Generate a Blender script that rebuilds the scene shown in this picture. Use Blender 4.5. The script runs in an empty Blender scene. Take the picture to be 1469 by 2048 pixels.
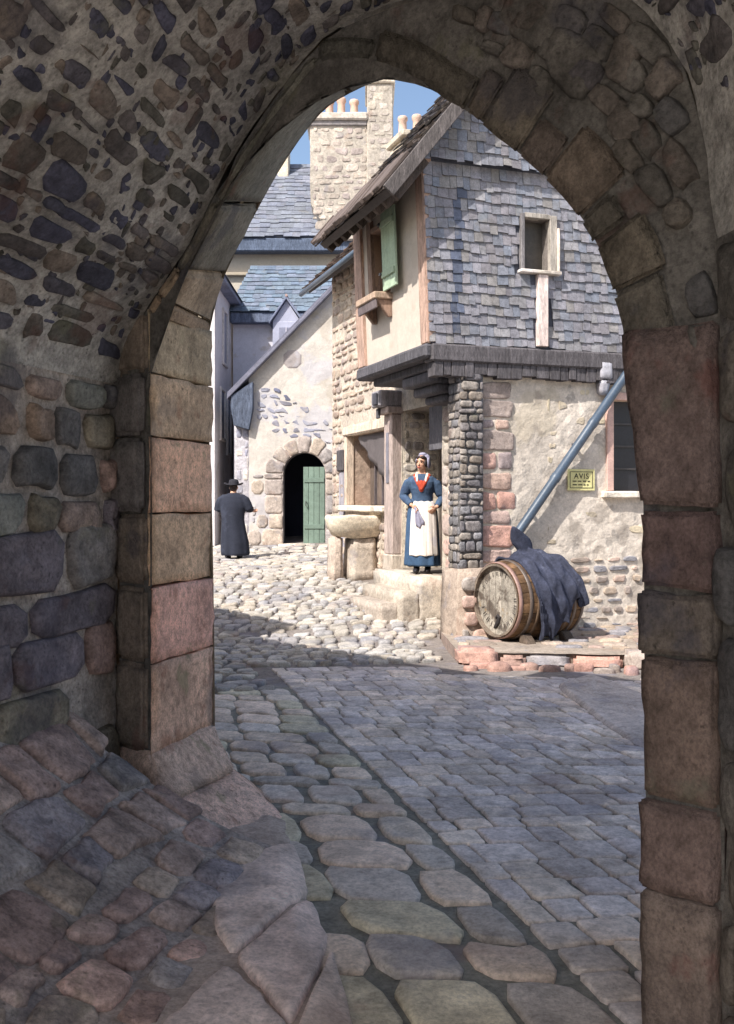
import bpy, bmesh, math, random
from mathutils import Vector, Matrix, noise as mn
V = Vector
R = math.radians
scene = bpy.context.scene
COL = scene.collection
rnd = random.Random(7)

# ------------------------------------------------------------------ camera numbers (photo 1469 x 2048)
F, CX, HY, EYE = 2000.0, 734.5, 1000.0, 1.75

def ray(px, py):
    return V(((px - CX) / F, 1.0, -(py - HY) / F))
def at(px, py, Y):
    return V((0, 0, EYE)) + ray(px, py) * Y
def hit(px, py, p0, n):
    o = V((0, 0, EYE)); d = ray(px, py)
    t = (V(p0) - o).dot(V(n)) / d.dot(V(n))
    return o + d * t

def lin(c):
    return c / 12.92 if c <= 0.04045 else ((c + 0.055) / 1.055) ** 2.4
def rgb(r, g, b):
    return (lin(r / 255), lin(g / 255), lin(b / 255))
def mix(a, b, t):
    return tuple(x + (y - x) * t for x, y in zip(a, b))
def mul(a, k):
    return tuple(x * k for x in a)

def nz(p, s=1.0, seed=0.0):
    return mn.noise(V((p[0] * s + seed, p[1] * s + seed * 1.7, p[2] * s - seed)))

# ------------------------------------------------------------------ objects
def tag(o, label=None, cat=None, group=None, kind=None):
    if label: o['label'] = label
    if cat: o['category'] = cat
    if group: o['group'] = group
    if kind: o['kind'] = kind
    return o
def thing(name, label, cat, loc=(0, 0, 0), rz=0.0, group=None):
    o = bpy.data.objects.new(name, None)
    o.empty_display_size = 0.2
    COL.objects.link(o)
    o.location = loc; o.rotation_euler = (0, 0, rz)
    return tag(o, label, cat, group)

class MB:
    def __init__(s):
        s.v = []; s.f = []; s.c = []
    def vert(s, p, c):
        s.v.append((p[0], p[1], p[2])); s.c.append(c); return len(s.v) - 1
    def face(s, *ids):
        s.f.append(tuple(ids))
    def quad(s, a, b, c, d, col):
        i = [s.vert(p, col) for p in (a, b, c, d)]
        s.f.append(tuple(i))
    def build(s, name, mat, parent=None, smooth=False, local=False):
        """vertices are world coordinates; when parent is given they are moved into its frame unless local"""
        me = bpy.data.meshes.new(name)
        vs = s.v
        if parent is not None and not local:
            loc, rz = parent.get('_o', None) or ((0, 0, 0), 0)
            p = parent; offs = V((0, 0, 0))
            M = Matrix.Identity(4)
            chain = []
            while p is not None:
                chain.append(p); p = p.parent
            for q in reversed(chain):
                M = M @ (Matrix.Translation(q.location) @ q.rotation_euler.to_matrix().to_4x4())
            Mi = M.inverted()
            vs = [tuple(Mi @ V(p)) for p in s.v]
        me.from_pydata(vs, [], s.f)
        a = me.color_attributes.new('Col', 'FLOAT_COLOR', 'POINT')
        flat = []
        for c in s.c:
            flat += [c[0], c[1], c[2], 1.0]
        a.data.foreach_set('color', flat)
        if smooth:
            me.polygons.foreach_set('use_smooth', [True] * len(me.polygons))
        me.materials.append(mat)
        me.update()
        o = bpy.data.objects.new(name, me)
        COL.objects.link(o)
        if parent is not None: o.parent = parent
        return o

# ------------------------------------------------------------------ shapes
def chaikin(p, it):
    for _ in range(it):
        q = []
        n = len(p)
        for i in range(n):
            a, b = p[i], p[(i + 1) % n]
            q.append((a[0] * .75 + b[0] * .25, a[1] * .75 + b[1] * .25))
            q.append((a[0] * .25 + b[0] * .75, a[1] * .25 + b[1] * .75))
        p = q
    return p

def stone(mb, poly, S, relief, col, rounds=2, sink=.02, rough=.35, flat=.75):
    if rounds < 0:       # squared stone: straight sides, small worn corners
        ring = []
        for i in range(len(poly)):
            a, b = poly[i], poly[(i + 1) % len(poly)]
            for t in (.1, .37, .63, .9):
                ring.append((a[0] + (b[0] - a[0]) * t, a[1] + (b[1] - a[1]) * t))
        sd0 = rnd.random() * 30
        sz = max(abs(p[0] - q[0]) for p in poly for q in poly)
        ring = [(p[0] + sz * .035 * mn.noise(V((p[0] * 14 + sd0, p[1] * 14, 1))), p[1] + sz * .035 * mn.noise(V((p[0] * 14, p[1] * 14 - sd0, 5)))) for p in ring]
    else: ring = chaikin(poly, rounds)
    n = len(ring)
    cu = sum(p[0] for p in ring) / n; cv = sum(p[1] for p in ring) / n
    sd = rnd.random() * 50
    prev = None
    size = max(max(p[0] for p in ring) - min(p[0] for p in ring), max(p[1] for p in ring) - min(p[1] for p in ring))
    steps = [(1.0, -sink), (1.0, relief * .35), ((1 + flat) / 2 if flat > .86 else .93, relief * .78), (flat, relief), (flat * .45, relief * 1.03)]
    if size > .4: steps[-1:] = [(flat * q, relief) for q in (.85, .7, .56, .42, .28, .14)]
    for k, h in steps:
        ids = []
        for (u, v) in ring:
            uu = cu + (u - cu) * k; vv = cv + (v - cv) * k
            hh = h
            if h > 0:
                hh += relief * rough * mn.noise(V((uu * 9 + sd, vv * 9, sd))) * (.6 if size > .4 else 1)
            w = 1 + .22 * mn.noise(V((uu * 6 + sd, vv * 6 - sd, 3.1)))
            ids.append(mb.vert(S(uu, vv, hh), mul(col, w)))
        if prev:
            for i in range(n):
                j = (i + 1) % n
                mb.face(prev[i], prev[j], ids[j], ids[i])
        prev = ids
    c = mb.vert(S(cu, cv, relief * 1.03), col)
    for i in range(n):
        mb.face(prev[i], prev[(i + 1) % n], c)

def masonry(mb, S, u0, u1, v0, v1, rh, sw, gap, jit, relief, pal, inside=None, skip=0.0, shrink=(1, 1), rounds=2,
            seed=1, wav=.3, skew=0.0, rough=.35, sink=.02, flat=.75, colf=None, flush=False):
    global rnd
    keep = rnd
    rnd = random.Random(seed)
    v = v0; r = 0
    hs = []
    while sum(hs) < v1 - v0: hs.append(rnd.uniform(*rh))
    kk = (v1 - v0) / sum(hs)
    for h in hs:
        h *= kk
        u = u0 - (0 if flush else rnd.random() * sw[1] * .6)
        def wv(uu, rr):
            return wav * rh[0] * mn.noise(V((uu * 1.1, rr * 7.3 + seed, 0)))
        while u < u1:
            w = rnd.uniform(*sw) * (rnd.uniform(.6, 1) if flush and u == u0 else 1)
            a0, a1 = max(u, u0), min(u + w, u1)
            if a1 - a0 > sw[0] * .35:
                g = gap * rnd.uniform(.7, 1.4)
                jj = lambda k: rnd.uniform(-jit, jit)
                um = (a0 + a1) / 2
                pts = [(a0 + g / 2, v + g / 2 + wv(a0, r)), (um, v + g / 2 + wv(um, r)), (a1 - g / 2, v + g / 2 + wv(a1, r)),
                       (a1 - g / 2, v + h - g / 2 + wv(a1, r + 1)), (um, v + h - g / 2 + wv(um, r + 1)), (a0 + g / 2, v + h - g / 2 + wv(a0, r + 1))]
                k = rnd.uniform(*shrink); k2 = rnd.uniform(*shrink)
                cu, cv = um, v + h / 2
                pts = [(cu + (p[0] - cu) * k + jj(0) * (a1 - a0), cv + (p[1] - cv) * k2 + jj(0) * h) for p in pts]
                if skew: pts = [(p[0] + skew * (p[1] - v), p[1]) for p in pts]
                ok = rnd.random() >= skip
                if ok and inside: ok = all(inside(*p) for p in pts)
                if ok:
                    c = colf(cu, cv) if colf else rnd.choice(pal)
                    c = mul(c, rnd.uniform(.82, 1.18))
                    stone(mb, pts, S, relief * rnd.uniform(.7, 1.25), c, rounds, sink, rough, flat)
            u += w
        v += h; r += 1
    rnd = keep

def sheet(mb, S, us, vs, amp, col, holes=(), nscale=2.0, mask=None):
    """grid on surface S(u,v,h); us, vs are sorted lists of coordinates"""
    ids = {}
    def inh(u, v):
        return any(h[0] < u < h[1] and h[2] < v < h[3] for h in holes)
    def g(i, j):
        if (i, j) not in ids:
            u, v = us[i], vs[j]
            p = S(u, v, 0)
            e = amp * (nz(p, nscale) + .5 * nz(p, nscale * 3.1, 4))
            c = col(u, v) if callable(col) else col
            ids[(i, j)] = mb.vert(S(u, v, e), c)
        return ids[(i, j)]
    for i in range(len(us) - 1):
        for j in range(len(vs) - 1):
            um, vm = (us[i] + us[i + 1]) / 2, (vs[j] + vs[j + 1]) / 2
            if inh(um, vm): continue
            if mask and not mask(um, vm): continue
            mb.face(g(i, j), g(i + 1, j), g(i + 1, j + 1), g(i, j + 1))

def span(a, b, step, extra=()):
    n = max(1, int(round(abs(b - a) / step)))
    xs = [a + (b - a) * i / n for i in range(n + 1)]
    for e in extra:
        if min(a, b) < e < max(a, b):
            xs = [x for x in xs if abs(x - e) > step * .3 or x in (a, b)] + [e]
    return sorted(set(xs))

def reveal(mb, S, hole, depth, col):
    """inner faces of a rectangular opening going depth into the wall"""
    u0, u1, v0, v1 = hole
    P = lambda u, v, h: S(u, v, h)
    mb.quad(P(u0, v0, 0), P(u0, v0, -depth), P(u0, v1, -depth), P(u0, v1, 0), col)
    mb.quad(P(u1, v0, -depth), P(u1, v0, 0), P(u1, v1, 0), P(u1, v1, -depth), col)
    mb.quad(P(u0, v1, -depth), P(u1, v1, -depth), P(u1, v1, 0), P(u0, v1, 0), col)
    mb.quad(P(u0, v0, 0), P(u1, v0, 0), P(u1, v0, -depth), P(u0, v0, -depth), col)

def add_bm(mb, bm, col, amp=0.0, ns=6.0):
    bm.normal_update()
    ids = []
    sd = rnd.random() * 40
    for v in bm.verts:
        p = v.co.copy()
        if amp:
            p += v.normal * amp * (nz(p, ns, sd) + .5 * nz(p, ns * 2.7, sd + 3))
        w = 1 + .12 * nz(p, 4, sd)
        ids.append(mb.vert(p, mul(col, w)))
    for f in bm.faces:
        mb.face(*[ids[v.index] for v in f.verts])
    bm.free()

def block(mb, c8, col, bevel=.015, cuts=2, amp=.006, segs=2, ns=6.0):
    """bevelled, slightly uneven hexahedron: four bottom corners then four top corners"""
    bm = bmesh.new()
    vs = [bm.verts.new(p) for p in c8]
    for q in ((0, 3, 2, 1), (4, 5, 6, 7), (0, 1, 5, 4), (1, 2, 6, 5), (2, 3, 7, 6), (3, 0, 4, 7)):
        bm.faces.new([vs[i] for i in q])
    if cuts:
        bmesh.ops.subdivide_edges(bm, edges=bm.edges[:], cuts=cuts, use_grid_fill=True)
    bmesh.ops.recalc_face_normals(bm, faces=bm.faces[:])
    if bevel:
        es = [e for e in bm.edges if len(e.link_faces) == 2 and e.calc_face_angle(0) > .5]
        bmesh.ops.bevel(bm, geom=es, offset=bevel, segments=segs, affect='EDGES', clamp_overlap=True)
    bm.verts.index_update()
    add_bm(mb, bm, col, amp, ns)

def loft_block(mb, secs, col, bevel=.015, amp=.006, cuts=1):
    """secs: list of 4-point sections"""
    bm = bmesh.new()
    rows = [[bm.verts.new(p) for p in s] for s in secs]
    for a, b in zip(rows, rows[1:]):
        for i in range(4):
            j = (i + 1) % 4
            bm.faces.new((a[i], a[j], b[j], b[i]))
    bm.faces.new(rows[0][::-1]); bm.faces.new(rows[-1])
    if cuts: bmesh.ops.subdivide_edges(bm, edges=bm.edges[:], cuts=cuts, use_grid_fill=True)
    bmesh.ops.recalc_face_normals(bm, faces=bm.faces[:])
    if bevel:
        es = [e for e in bm.edges if len(e.link_faces) == 2 and e.calc_face_angle(0) > .6]
        bmesh.ops.bevel(bm, geom=es, offset=bevel, segments=2, affect='EDGES', clamp_overlap=True)
    bm.verts.index_update()
    add_bm(mb, bm, col, amp)

def boxf(mb, P, a0, a1, b0, b1, c0, c1, col, bevel=.01, cuts=1, amp=.0, segs=1):
    """box in a frame P(a,b,c) -> world"""
    block(mb, [P(a0, b0, c0), P(a1, b0, c0), P(a1, b1, c0), P(a0, b1, c0),
               P(a0, b0, c1), P(a1, b0, c1), P(a1, b1, c1), P(a0, b1, c1)], col, bevel, cuts, amp, segs)

def tube(mb, pts, rad, col, n=12, cap=True):
    pts = [V(p) for p in pts]
    if not isinstance(rad, (list, tuple)): rad = [rad] * len(pts)
    prev = None; up = V((0, 0, 1))
    x = None
    for i, p in enumerate(pts):
        t = (pts[min(i + 1, len(pts) - 1)] - pts[max(i - 1, 0)]).normalized()
        if x is None:
            x = t.orthogonal().normalized()
        else:
            x = (x - t * x.dot(t)).normalized()
        y = t.cross(x)
        ids = [mb.vert(p + (x * math.cos(k) + y * math.sin(k)) * rad[i], col) for k in [2 * math.pi * j / n for j in range(n)]]
        if prev:
            for j in range(n):
                mb.face(prev[j], prev[(j + 1) % n], ids[(j + 1) % n], ids[j])
        elif cap:
            mb.face(*ids[::-1])
        prev = ids
    if cap: mb.face(*prev)

def ringloft(mb, rings, col, n=32, fold=None, caps=True):
    """rings: (cx, cy, z, rx, ry)"""
    prev = None
    for (cx, cy, z, rx, ry) in rings:
        ids = []
        for j in range(n):
            th = 2 * math.pi * j / n
            k = fold(th, z) if fold else 1
            ids.append(mb.vert((cx + math.cos(th) * rx * k, cy + math.sin(th) * ry * k, z), col))
        if prev:
            for j in range(n):
                mb.face(prev[j], prev[(j + 1) % n], ids[(j + 1) % n], ids[j])
        elif caps: mb.face(*ids[::-1])
        prev = ids
    if caps: mb.face(*prev)

def ellipsoid(mb, c, r, col, n=16, m=10, M=None):
    rows = []
    for i in range(1, m):
        ph = math.pi * i / m
        row = []
        for j in range(n):
            th = 2 * math.pi * j / n
            p = V((math.sin(ph) * math.cos(th) * r[0], math.sin(ph) * math.sin(th) * r[1], math.cos(ph) * r[2]))
            if M: p = M @ p
            row.append(mb.vert(p + V(c), col))
        rows.append(row)
    t = V((0, 0, r[2])); b = V((0, 0, -r[2]))
    if M: t = M @ t; b = M @ b
    it = mb.vert(t + V(c), col); ib = mb.vert(b + V(c), col)
    for j in range(n):
        k = (j + 1) % n
        mb.face(it, rows[0][j], rows[0][k]); mb.face(ib, rows[-1][k], rows[-1][j])
    for a, b2 in zip(rows, rows[1:]):
        for j in range(n):
            k = (j + 1) % n
            mb.face(a[j], b2[j], b2[k], a[k])

def slates(mb, S, u0f, u1f, v0, v1, step, wr, pal, holes=(), t=.012, tilt=.03, seed=3, inside=None, colf=None):
    rr = random.Random(seed)
    v = v0; r = 0
    while v < v1:
        a, b = u0f(v), u1f(v)
        u = a - rr.random() * wr[0]
        while u < b:
            w = rr.uniform(*wr)
            x0, x1 = max(u, a), min(u + w - .004, b)
            um, vm = (x0 + x1) / 2, v + step / 2
            ok = x1 - x0 > .02 and not any(h[0] - .01 < um < h[1] + .01 and h[2] - .02 < vm < h[3] + .02 for h in holes)
            if ok and inside: ok = inside(um, vm)
            if ok:
                c = mul(colf(um, vm, rr) if colf else rr.choice(pal), rr.uniform(.86, 1.14))
                dv = rr.uniform(-.2, .12) * step; hh = tilt * rr.uniform(.7, 1.3)
                top = v + step * 1.25
                lo0 = v + dv + rr.uniform(-.06, .06) * step; lo1 = v + dv + rr.uniform(-.06, .06) * step
                p = [S(x0, lo0, hh), S(x1, lo1, hh * rr.uniform(.8, 1.2)), S(x1, top, .004), S(x0, top, .004)]
                q = [S(x0, lo0, hh - t), S(x1, lo1, hh - t), S(x1, top, -.01), S(x0, top, -.01)]
                i = [mb.vert(k, c) for k in p]; j = [mb.vert(k, mul(c, .8)) for k in q]
                mb.face(*i)
                for k in range(4):
                    mb.face(i[k], j[k], j[(k + 1) % 4], i[(k + 1) % 4])
            u += w
        v += step; r += 1

# ------------------------------------------------------------------ materials
def new_mat(name):
    m = bpy.data.materials.new(name); m.use_nodes = True
    nt = m.node_tree
    for n in list(nt.nodes): nt.nodes.remove(n)
    return m, nt
def N(nt, t, **kw):
    n = nt.nodes.new(t)
    for k, v in kw.items():
        if k in n.inputs: n.inputs[k].default_value = v
        else: setattr(n, k, v)
    return n
def L(nt, a, b): nt.links.new(a, b)
def ramp(nt, src, stops):
    n = nt.nodes.new('ShaderNodeValToRGB')
    e = n.color_ramp.elements
    while len(e) < len(stops): e.new(.5)
    for el, (p, c) in zip(e, stops):
        el.position = p; el.color = (*c, 1) if len(c) == 3 else c
    L(nt, src, n.inputs[0]); return n
def mixc(nt, fac, a, b, mode='MIX'):
    n = nt.nodes.new('ShaderNodeMix'); n.data_type = 'RGBA'; n.blend_type = mode
    for sock, val in ((n.inputs[0], fac), (n.inputs[6], a), (n.inputs[7], b)):
        if hasattr(val, 'is_linked') or hasattr(val, 'links'): L(nt, val, sock)
        elif isinstance(val, (int, float)): sock.default_value = val
        else: sock.default_value = (*val, 1)
    return n.outputs[2]

def surf(name, base=None, rough=.9, s1=3.0, s2=14.0, a1=.45, a2=.35, stains=(), bump=.4, bs=40.0, stretch=(1, 1, 1), spec=.2, space='pos', bd=.01, pits=0.0):
    """base colour from the Col attribute (or fixed), broken up by two noises, with stains of their own shape:
       stains = [(colour, noise scale, threshold, strength)]"""
    m, nt = new_mat(name)
    out = N(nt, 'ShaderNodeOutputMaterial'); bs_ = N(nt, 'ShaderNodeBsdfPrincipled')
    bs_.inputs['Roughness'].default_value = rough
    bs_.inputs['Specular IOR Level'].default_value = spec
    L(nt, bs_.outputs[0], out.inputs[0])
    if space == 'pos': co = N(nt, 'ShaderNodeNewGeometry').outputs['Position']
    else: co = N(nt, 'ShaderNodeTexCoord').outputs['Object']
    mp = N(nt, 'ShaderNodeMapping'); mp.inputs['Scale'].default_value = stretch
    L(nt, co, mp.inputs[0]); co = mp.outputs[0]
    if base is None:
        at_ = N(nt, 'ShaderNodeAttribute', attribute_name='Col'); c = at_.outputs['Color']
    else:
        c = N(nt, 'ShaderNodeRGB'); c.outputs[0].default_value = (*base, 1); c = c.outputs[0]
    n1 = N(nt, 'ShaderNodeTexNoise', Scale=s1, Detail=6.0, Roughness=.62); L(nt, co, n1.inputs['Vector'])
    n1.inputs['Distortion'].default_value = .6
    n2 = N(nt, 'ShaderNodeTexNoise', Scale=s2, Detail=5.0, Roughness=.65); L(nt, co, n2.inputs['Vector'])
    r1 = ramp(nt, n1.outputs[0], [(.28, (1 - a1,) * 3), (.5, (1, 1, 1)), (.72, (1 + a1,) * 3)])
    r2 = ramp(nt, n2.outputs[0], [(.3, (1 - a2,) * 3), (.5, (1, 1, 1)), (.7, (1 + a2 * .8,) * 3)])
    c = mixc(nt, 1.0, c, r1.outputs[0], 'MULTIPLY')
    c = mixc(nt, 1.0, c, r2.outputs[0], 'MULTIPLY')
    n5 = N(nt, 'ShaderNodeTexNoise', Scale=s2 * 4.3, Detail=4.0, Roughness=.7); L(nt, co, n5.inputs['Vector'])
    r5 = ramp(nt, n5.outputs[0], [(.34, (1 - a2 * .8,) * 3), (.5, (1, 1, 1)), (.66, (1 + a2 * .6,) * 3)])
    c = mixc(nt, 1.0, c, r5.outputs[0], 'MULTIPLY')
    for k, (sc, ss, th, st) in enumerate(stains):
        n3 = N(nt, 'ShaderNodeTexNoise', Scale=ss, Detail=7.0, Roughness=.6)
        mp2 = N(nt, 'ShaderNodeMapping'); mp2.inputs['Location'].default_value = (7.3 * k + 2, 3.1 * k, 5.5 - k)
        L(nt, co, mp2.inputs[0]); L(nt, mp2.outputs[0], n3.inputs['Vector'])
        rr = ramp(nt, n3.outputs[0], [(th, (0, 0, 0)), (th + .05, (st,) * 3)])
        c = mixc(nt, rr.outputs[0], c, sc)
    vn = None
    if pits:
        vn = N(nt, 'ShaderNodeTexVoronoi', Scale=30.0); mpv = N(nt, 'ShaderNodeMixRGB'); mpv.inputs[0].default_value = .06
        L(nt, co, mpv.inputs[1]); L(nt, n2.outputs[1] if len(n2.outputs) > 1 else n2.outputs[0], mpv.inputs[2]); L(nt, mpv.outputs[0], vn.inputs['Vector'])
        rv = ramp(nt, vn.outputs['Distance'], [(.10, (1 - pits,) * 3), (.26, (1, 1, 1))])
        msk = ramp(nt, n1.outputs[0], [(.48, (0, 0, 0)), (.58, (1, 1, 1))])
        c = mixc(nt, msk.outputs[0], c, mixc(nt, 1.0, c, rv.outputs[0], 'MULTIPLY'))
    L(nt, c, bs_.inputs['Base Color'])
    if bump:
        n4 = N(nt, 'ShaderNodeTexNoise', Scale=bs, Detail=8.0, Roughness=.7); L(nt, co, n4.inputs['Vector'])
        b = N(nt, 'ShaderNodeBump', Strength=bump, Distance=bd); L(nt, n4.outputs[0], b.inputs['Height'])
        b0 = N(nt, 'ShaderNodeBump', Strength=bump, Distance=bd * 3); L(nt, n2.outputs[0], b0.inputs['Height']); L(nt, b0.outputs[0], b.inputs['Normal'])
        L(nt, b.outputs[0], bs_.inputs['Normal'])
    return m
# ------------------------------------------------------------------ palettes
K = 1.0
MORT_V = rgb(156, 152, 147)
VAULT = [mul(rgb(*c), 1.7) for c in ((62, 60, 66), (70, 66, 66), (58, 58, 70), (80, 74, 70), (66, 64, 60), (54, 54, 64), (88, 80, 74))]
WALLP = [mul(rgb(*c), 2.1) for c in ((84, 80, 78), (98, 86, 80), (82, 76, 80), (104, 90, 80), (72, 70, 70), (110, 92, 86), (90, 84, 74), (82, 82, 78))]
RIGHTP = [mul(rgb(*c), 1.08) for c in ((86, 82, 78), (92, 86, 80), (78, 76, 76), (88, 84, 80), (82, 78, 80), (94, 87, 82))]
MORT_R = rgb(98, 94, 90)
PINK = [rgb(*c) for c in ((182, 150, 130), (192, 150, 134), (176, 148, 122), (188, 152, 128), (196, 156, 140))]

stone_mat = surf('weathered_stone', pits=.45, s1=2.2, s2=11, a1=.42, a2=.4, bump=.55, bs=34, bd=.012,
                 stains=[(rgb(96, 66, 58), 2.3, .60, .38), (rgb(112, 110, 84), 3.1, .62, .3), (rgb(60, 60, 76), 1.7, .60, .4)])
pier_mat = surf('pink_ashlar', pits=.5, s1=2.4, s2=26, a1=.3, a2=.4, bump=.5, bs=46, bd=.01, stretch=(1, 1, .8),
                stains=[(rgb(140, 92, 72), 5.0, .60, .45), (rgb(128, 130, 96), 4.0, .63, .5), (rgb(120, 112, 108), 2.4, .58, .4)])
dark_mat = surf('dark_ashlar', pits=.5, s1=2.0, s2=20, a1=.35, a2=.35, bump=.5, bs=40, bd=.01, stretch=(1, 1, .85),
                stains=[(rgb(112, 68, 62), 2.2, .6, .4), (rgb(104, 106, 92), 3.0, .6, .4), (rgb(62, 62, 74), 1.6, .58, .5)])
pave_mat = surf('worn_paving', s1=1.6, s2=12, a1=.25, a2=.3, bump=.5, bs=36, bd=.008,
                stains=[(rgb(120, 120, 134), 1.1, .55, .35), (rgb(160, 136, 124), 1.9, .6, .35)])
lime_mat = surf('lime_plaster', s1=1.2, s2=8, a1=.14, a2=.2, bump=.45, bs=22, bd=.015,
                stains=[(rgb(176, 164, 142), 1.3, .54, .5), (rgb(146, 136, 126), 2.2, .55, .6), (rgb(132, 126, 120), 4.5, .62, .6)])
clean_mat = surf('cream_render', s1=1.0, s2=9, a1=.08, a2=.08, bump=.2, bs=30, bd=.006,
                 stains=[(rgb(178, 166, 150), 1.6, .58, .5)])
rubble_mat = surf('rubble_stone', s1=3.0, s2=15, a1=.25, a2=.3, bump=.5, bs=40, bd=.01,
                  stains=[(rgb(150, 122, 106), 3.0, .6, .35), (rgb(116, 116, 126), 2.4, .6, .35)])
slate_mat = surf('blue_slate', rough=.7, s1=2.6, s2=20, a1=.3, a2=.3, bump=.3, bs=60, bd=.004, spec=.35,
                 stains=[(rgb(104, 114, 126), 2.0, .6, .4), (rgb(116, 112, 108), 3.2, .6, .4)])
wood_mat = surf('old_timber', rough=.85, s1=2.0, s2=9, a1=.3, a2=.4, bump=.5, bs=24, bd=.006, stretch=(3, 3, .5))
beam_mat = surf('dark_timber', rough=.85, s1=2.0, s2=9, a1=.3, a2=.45, bump=.5, bs=20, bd=.008, stretch=(4, 4, .8))
roof_mat = surf('roof_slate', rough=.75, s1=1.0, s2=9, a1=.22, a2=.22, bump=.3, bs=40, bd=.006, spec=.3)
void_mat = surf('unlit_room', base=(.012, .012, .016), rough=1, bump=0)
paint_mat = surf('faded_paint', rough=.7, s1=2, s2=12, a1=.12, a2=.15, bump=.15, bs=40, bd=.003)
iron_mat = surf('painted_iron', rough=.45, s1=4, s2=18, a1=.2, a2=.2, bump=.1, bs=40, spec=.5)

# ------------------------------------------------------------------ terrain
def smooth_interp(xs, ys, x):
    if x <= xs[0]: return ys[0]
    if x >= xs[-1]: return ys[-1]
    for i in range(len(xs) - 1):
        if x <= xs[i + 1]:
            t = (x - xs[i]) / (xs[i + 1] - xs[i])
            return ys[i] + (ys[i + 1] - ys[i]) * (t * t * (3 - 2 * t) * .5 + t * .5)
def gz(X, Y):
    z = smooth_interp([12, 13.5, 15, 16.2, 18, 20.5, 22.5, 26, 40], [0, .24, .46, .60, .62, .67, .82, 1.05, 1.7], Y)
    if Y > 12: z -= .03 * max(0, min(4, -X)) * min(1, (Y - 12) / 4)
    return z

C0 = V((1.379, 12.2, 0)); EA = V((.9439, .3304, 0)); DB = V((-.3304, .9439, 0))
def H(a, b, z): return C0 + EA * a + DB * b + V((0, 0, z))
def toH(p):
    q = V((p[0], p[1], 0)) - V((C0.x, C0.y, 0)); return q.dot(EA), q.dot(DB)

# ------------------------------------------------------------------ gateway frames
LN = V((-1.12, 5.16, 0)); W = V((.7373, -.6756, 0)); NN = V((-.6756, -.7373, 0)); AX = V((.316, .9488, 0))
FL = LN + AX * .698
def near(s, z, h=0.0): return LN + W * s + V((0, 0, z)) + NN * h
def near_sz(px, py):
    p = hit(px, py, LN, NN); return (p - LN).dot(W), p.z
def far_sz(px, py):
    p = hit(px, py, FL, NN); return (p - FL).dot(W), p.z
def farp(s, z, h=0.0): return FL + W * s + V((0, 0, z)) + NN * h

PAIR = [((300, 1760), (430, 1650)), ((300, 1400), (430, 1380)), ((300, 1000), (424, 1000)), ((298, 760), (415, 790)), ((300, 650), (418, 690)),
        ((325, 600), (422, 650)), ((365, 545), (450, 550)), ((440, 410), (520, 410)), ((520, 275), (577, 312)), ((580, 195), (640, 228)),
        ((640, 124), (700, 186)), ((720, 116), (770, 157)), ((800, 138), (815, 155)), ((860, 172), (866, 168)), ((905, 204), (911, 194)),
        ((950, 232), (957, 222)), ((1000, 275), (1008, 264)), ((1060, 325), (1069, 314)), ((1110, 372), (1120, 362)), ((1165, 440), (1175, 432)),
        ((1205, 515), (1216, 509)), ((1232, 590), (1244, 586)), ((1250, 660), (1262, 658)), ((1262, 760), (1274, 760)), ((1272, 880), (1284, 880)),
        ((1284, 1010), (1296, 1010)), ((1286, 1300), (1298, 1300)), ((1290, 1700), (1302, 1700)), ((1296, 2120), (1308, 2120))]
def catmull(p, k=3):
    out = []
    n = len(p)
    for i in range(n - 1):
        a, b, c, d = p[max(i - 1, 0)], p[i], p[i + 1], p[min(i + 2, n - 1)]
        for j in range(k):
            t = j / k
            out.append(tuple(.5 * (2 * b[m] + (c[m] - a[m]) * t + (2 * a[m] - 5 * b[m] + 4 * c[m] - d[m]) * t * t + (3 * b[m] - a[m] - 3 * c[m] + d[m]) * t ** 3) for m in range(len(b))))
    out.append(p[-1]); return out
ARCH_N = catmull([near_sz(*a) for a, b in PAIR])
ARCH_F = catmull([far_sz(*b) for a, b in PAIR])
PROF_PX = [(235, 1720), (235, 1300), (235, 1000), (235, 830), (248, 720), (285, 630), (345, 540), (420, 402), (500, 262), (600, 125), (690, 50), (790, 10),
           (900, -25), (1050, -55), (1200, -40), (1330, 60), (1400, 250), (1435, 480), (1445, 700), (1446, 1000), (1447, 1500), (1448, 2200)]
PROF = catmull([near_sz(*p) for p in PROF_PX], 4)
S0, S1 = PROF[0][0], PROF[-1][0]
BL, BR = V((-3.42, -.86, 0)), V((1.75, -1.1, 0))
LT = 6.4
LEND = 5.1
arc = [0.0]
for p, q in zip(PROF, PROF[1:]): arc.append(arc[-1] + math.hypot(q[0] - p[0], q[1] - p[1]))
VMAX = arc[-1]
def prof(v):
    v = min(max(v, 0), VMAX - 1e-6)
    lo, hi = 0, len(arc) - 1
    while hi - lo > 1:
        m = (lo + hi) // 2
        if arc[m] <= v: lo = m
        else: hi = m
    t = (v - arc[lo]) / (arc[hi] - arc[lo])
    return (PROF[lo][0] + (PROF[hi][0] - PROF[lo][0]) * t, PROF[lo][1] + (PROF[hi][1] - PROF[lo][1]) * t)
def vp(t, v):
    s, z = prof(v)
    p = near(s, z)
    sg = (s - S0) / (S1 - S0)
    q = BL + (BR - BL) * sg + V((0, 0, z * (1 + .05 * max(0, min(1, z - 2)))))
    return p + (q - p) * (t / LT)
def S_vault(t, v, h):
    p = vp(t, v)
    if abs(h) < 1e-9: return p
    du = vp(t + .02, v) - p; dv = vp(t, v + .03 if v < VMAX - .04 else v - .03) - p
    n = du.cross(dv).normalized()
    if n.dot(V((-.3, 2.2, 1.7)) - p) < 0: n = -n
    return p + n * h
V_SPRING = next(a for a, p in zip(arc, PROF) if p[1] > 2.30)
V_RIGHT = next(a for a, p in zip(arc, PROF) if a > VMAX * .5 and p[1] < 2.6)

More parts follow.
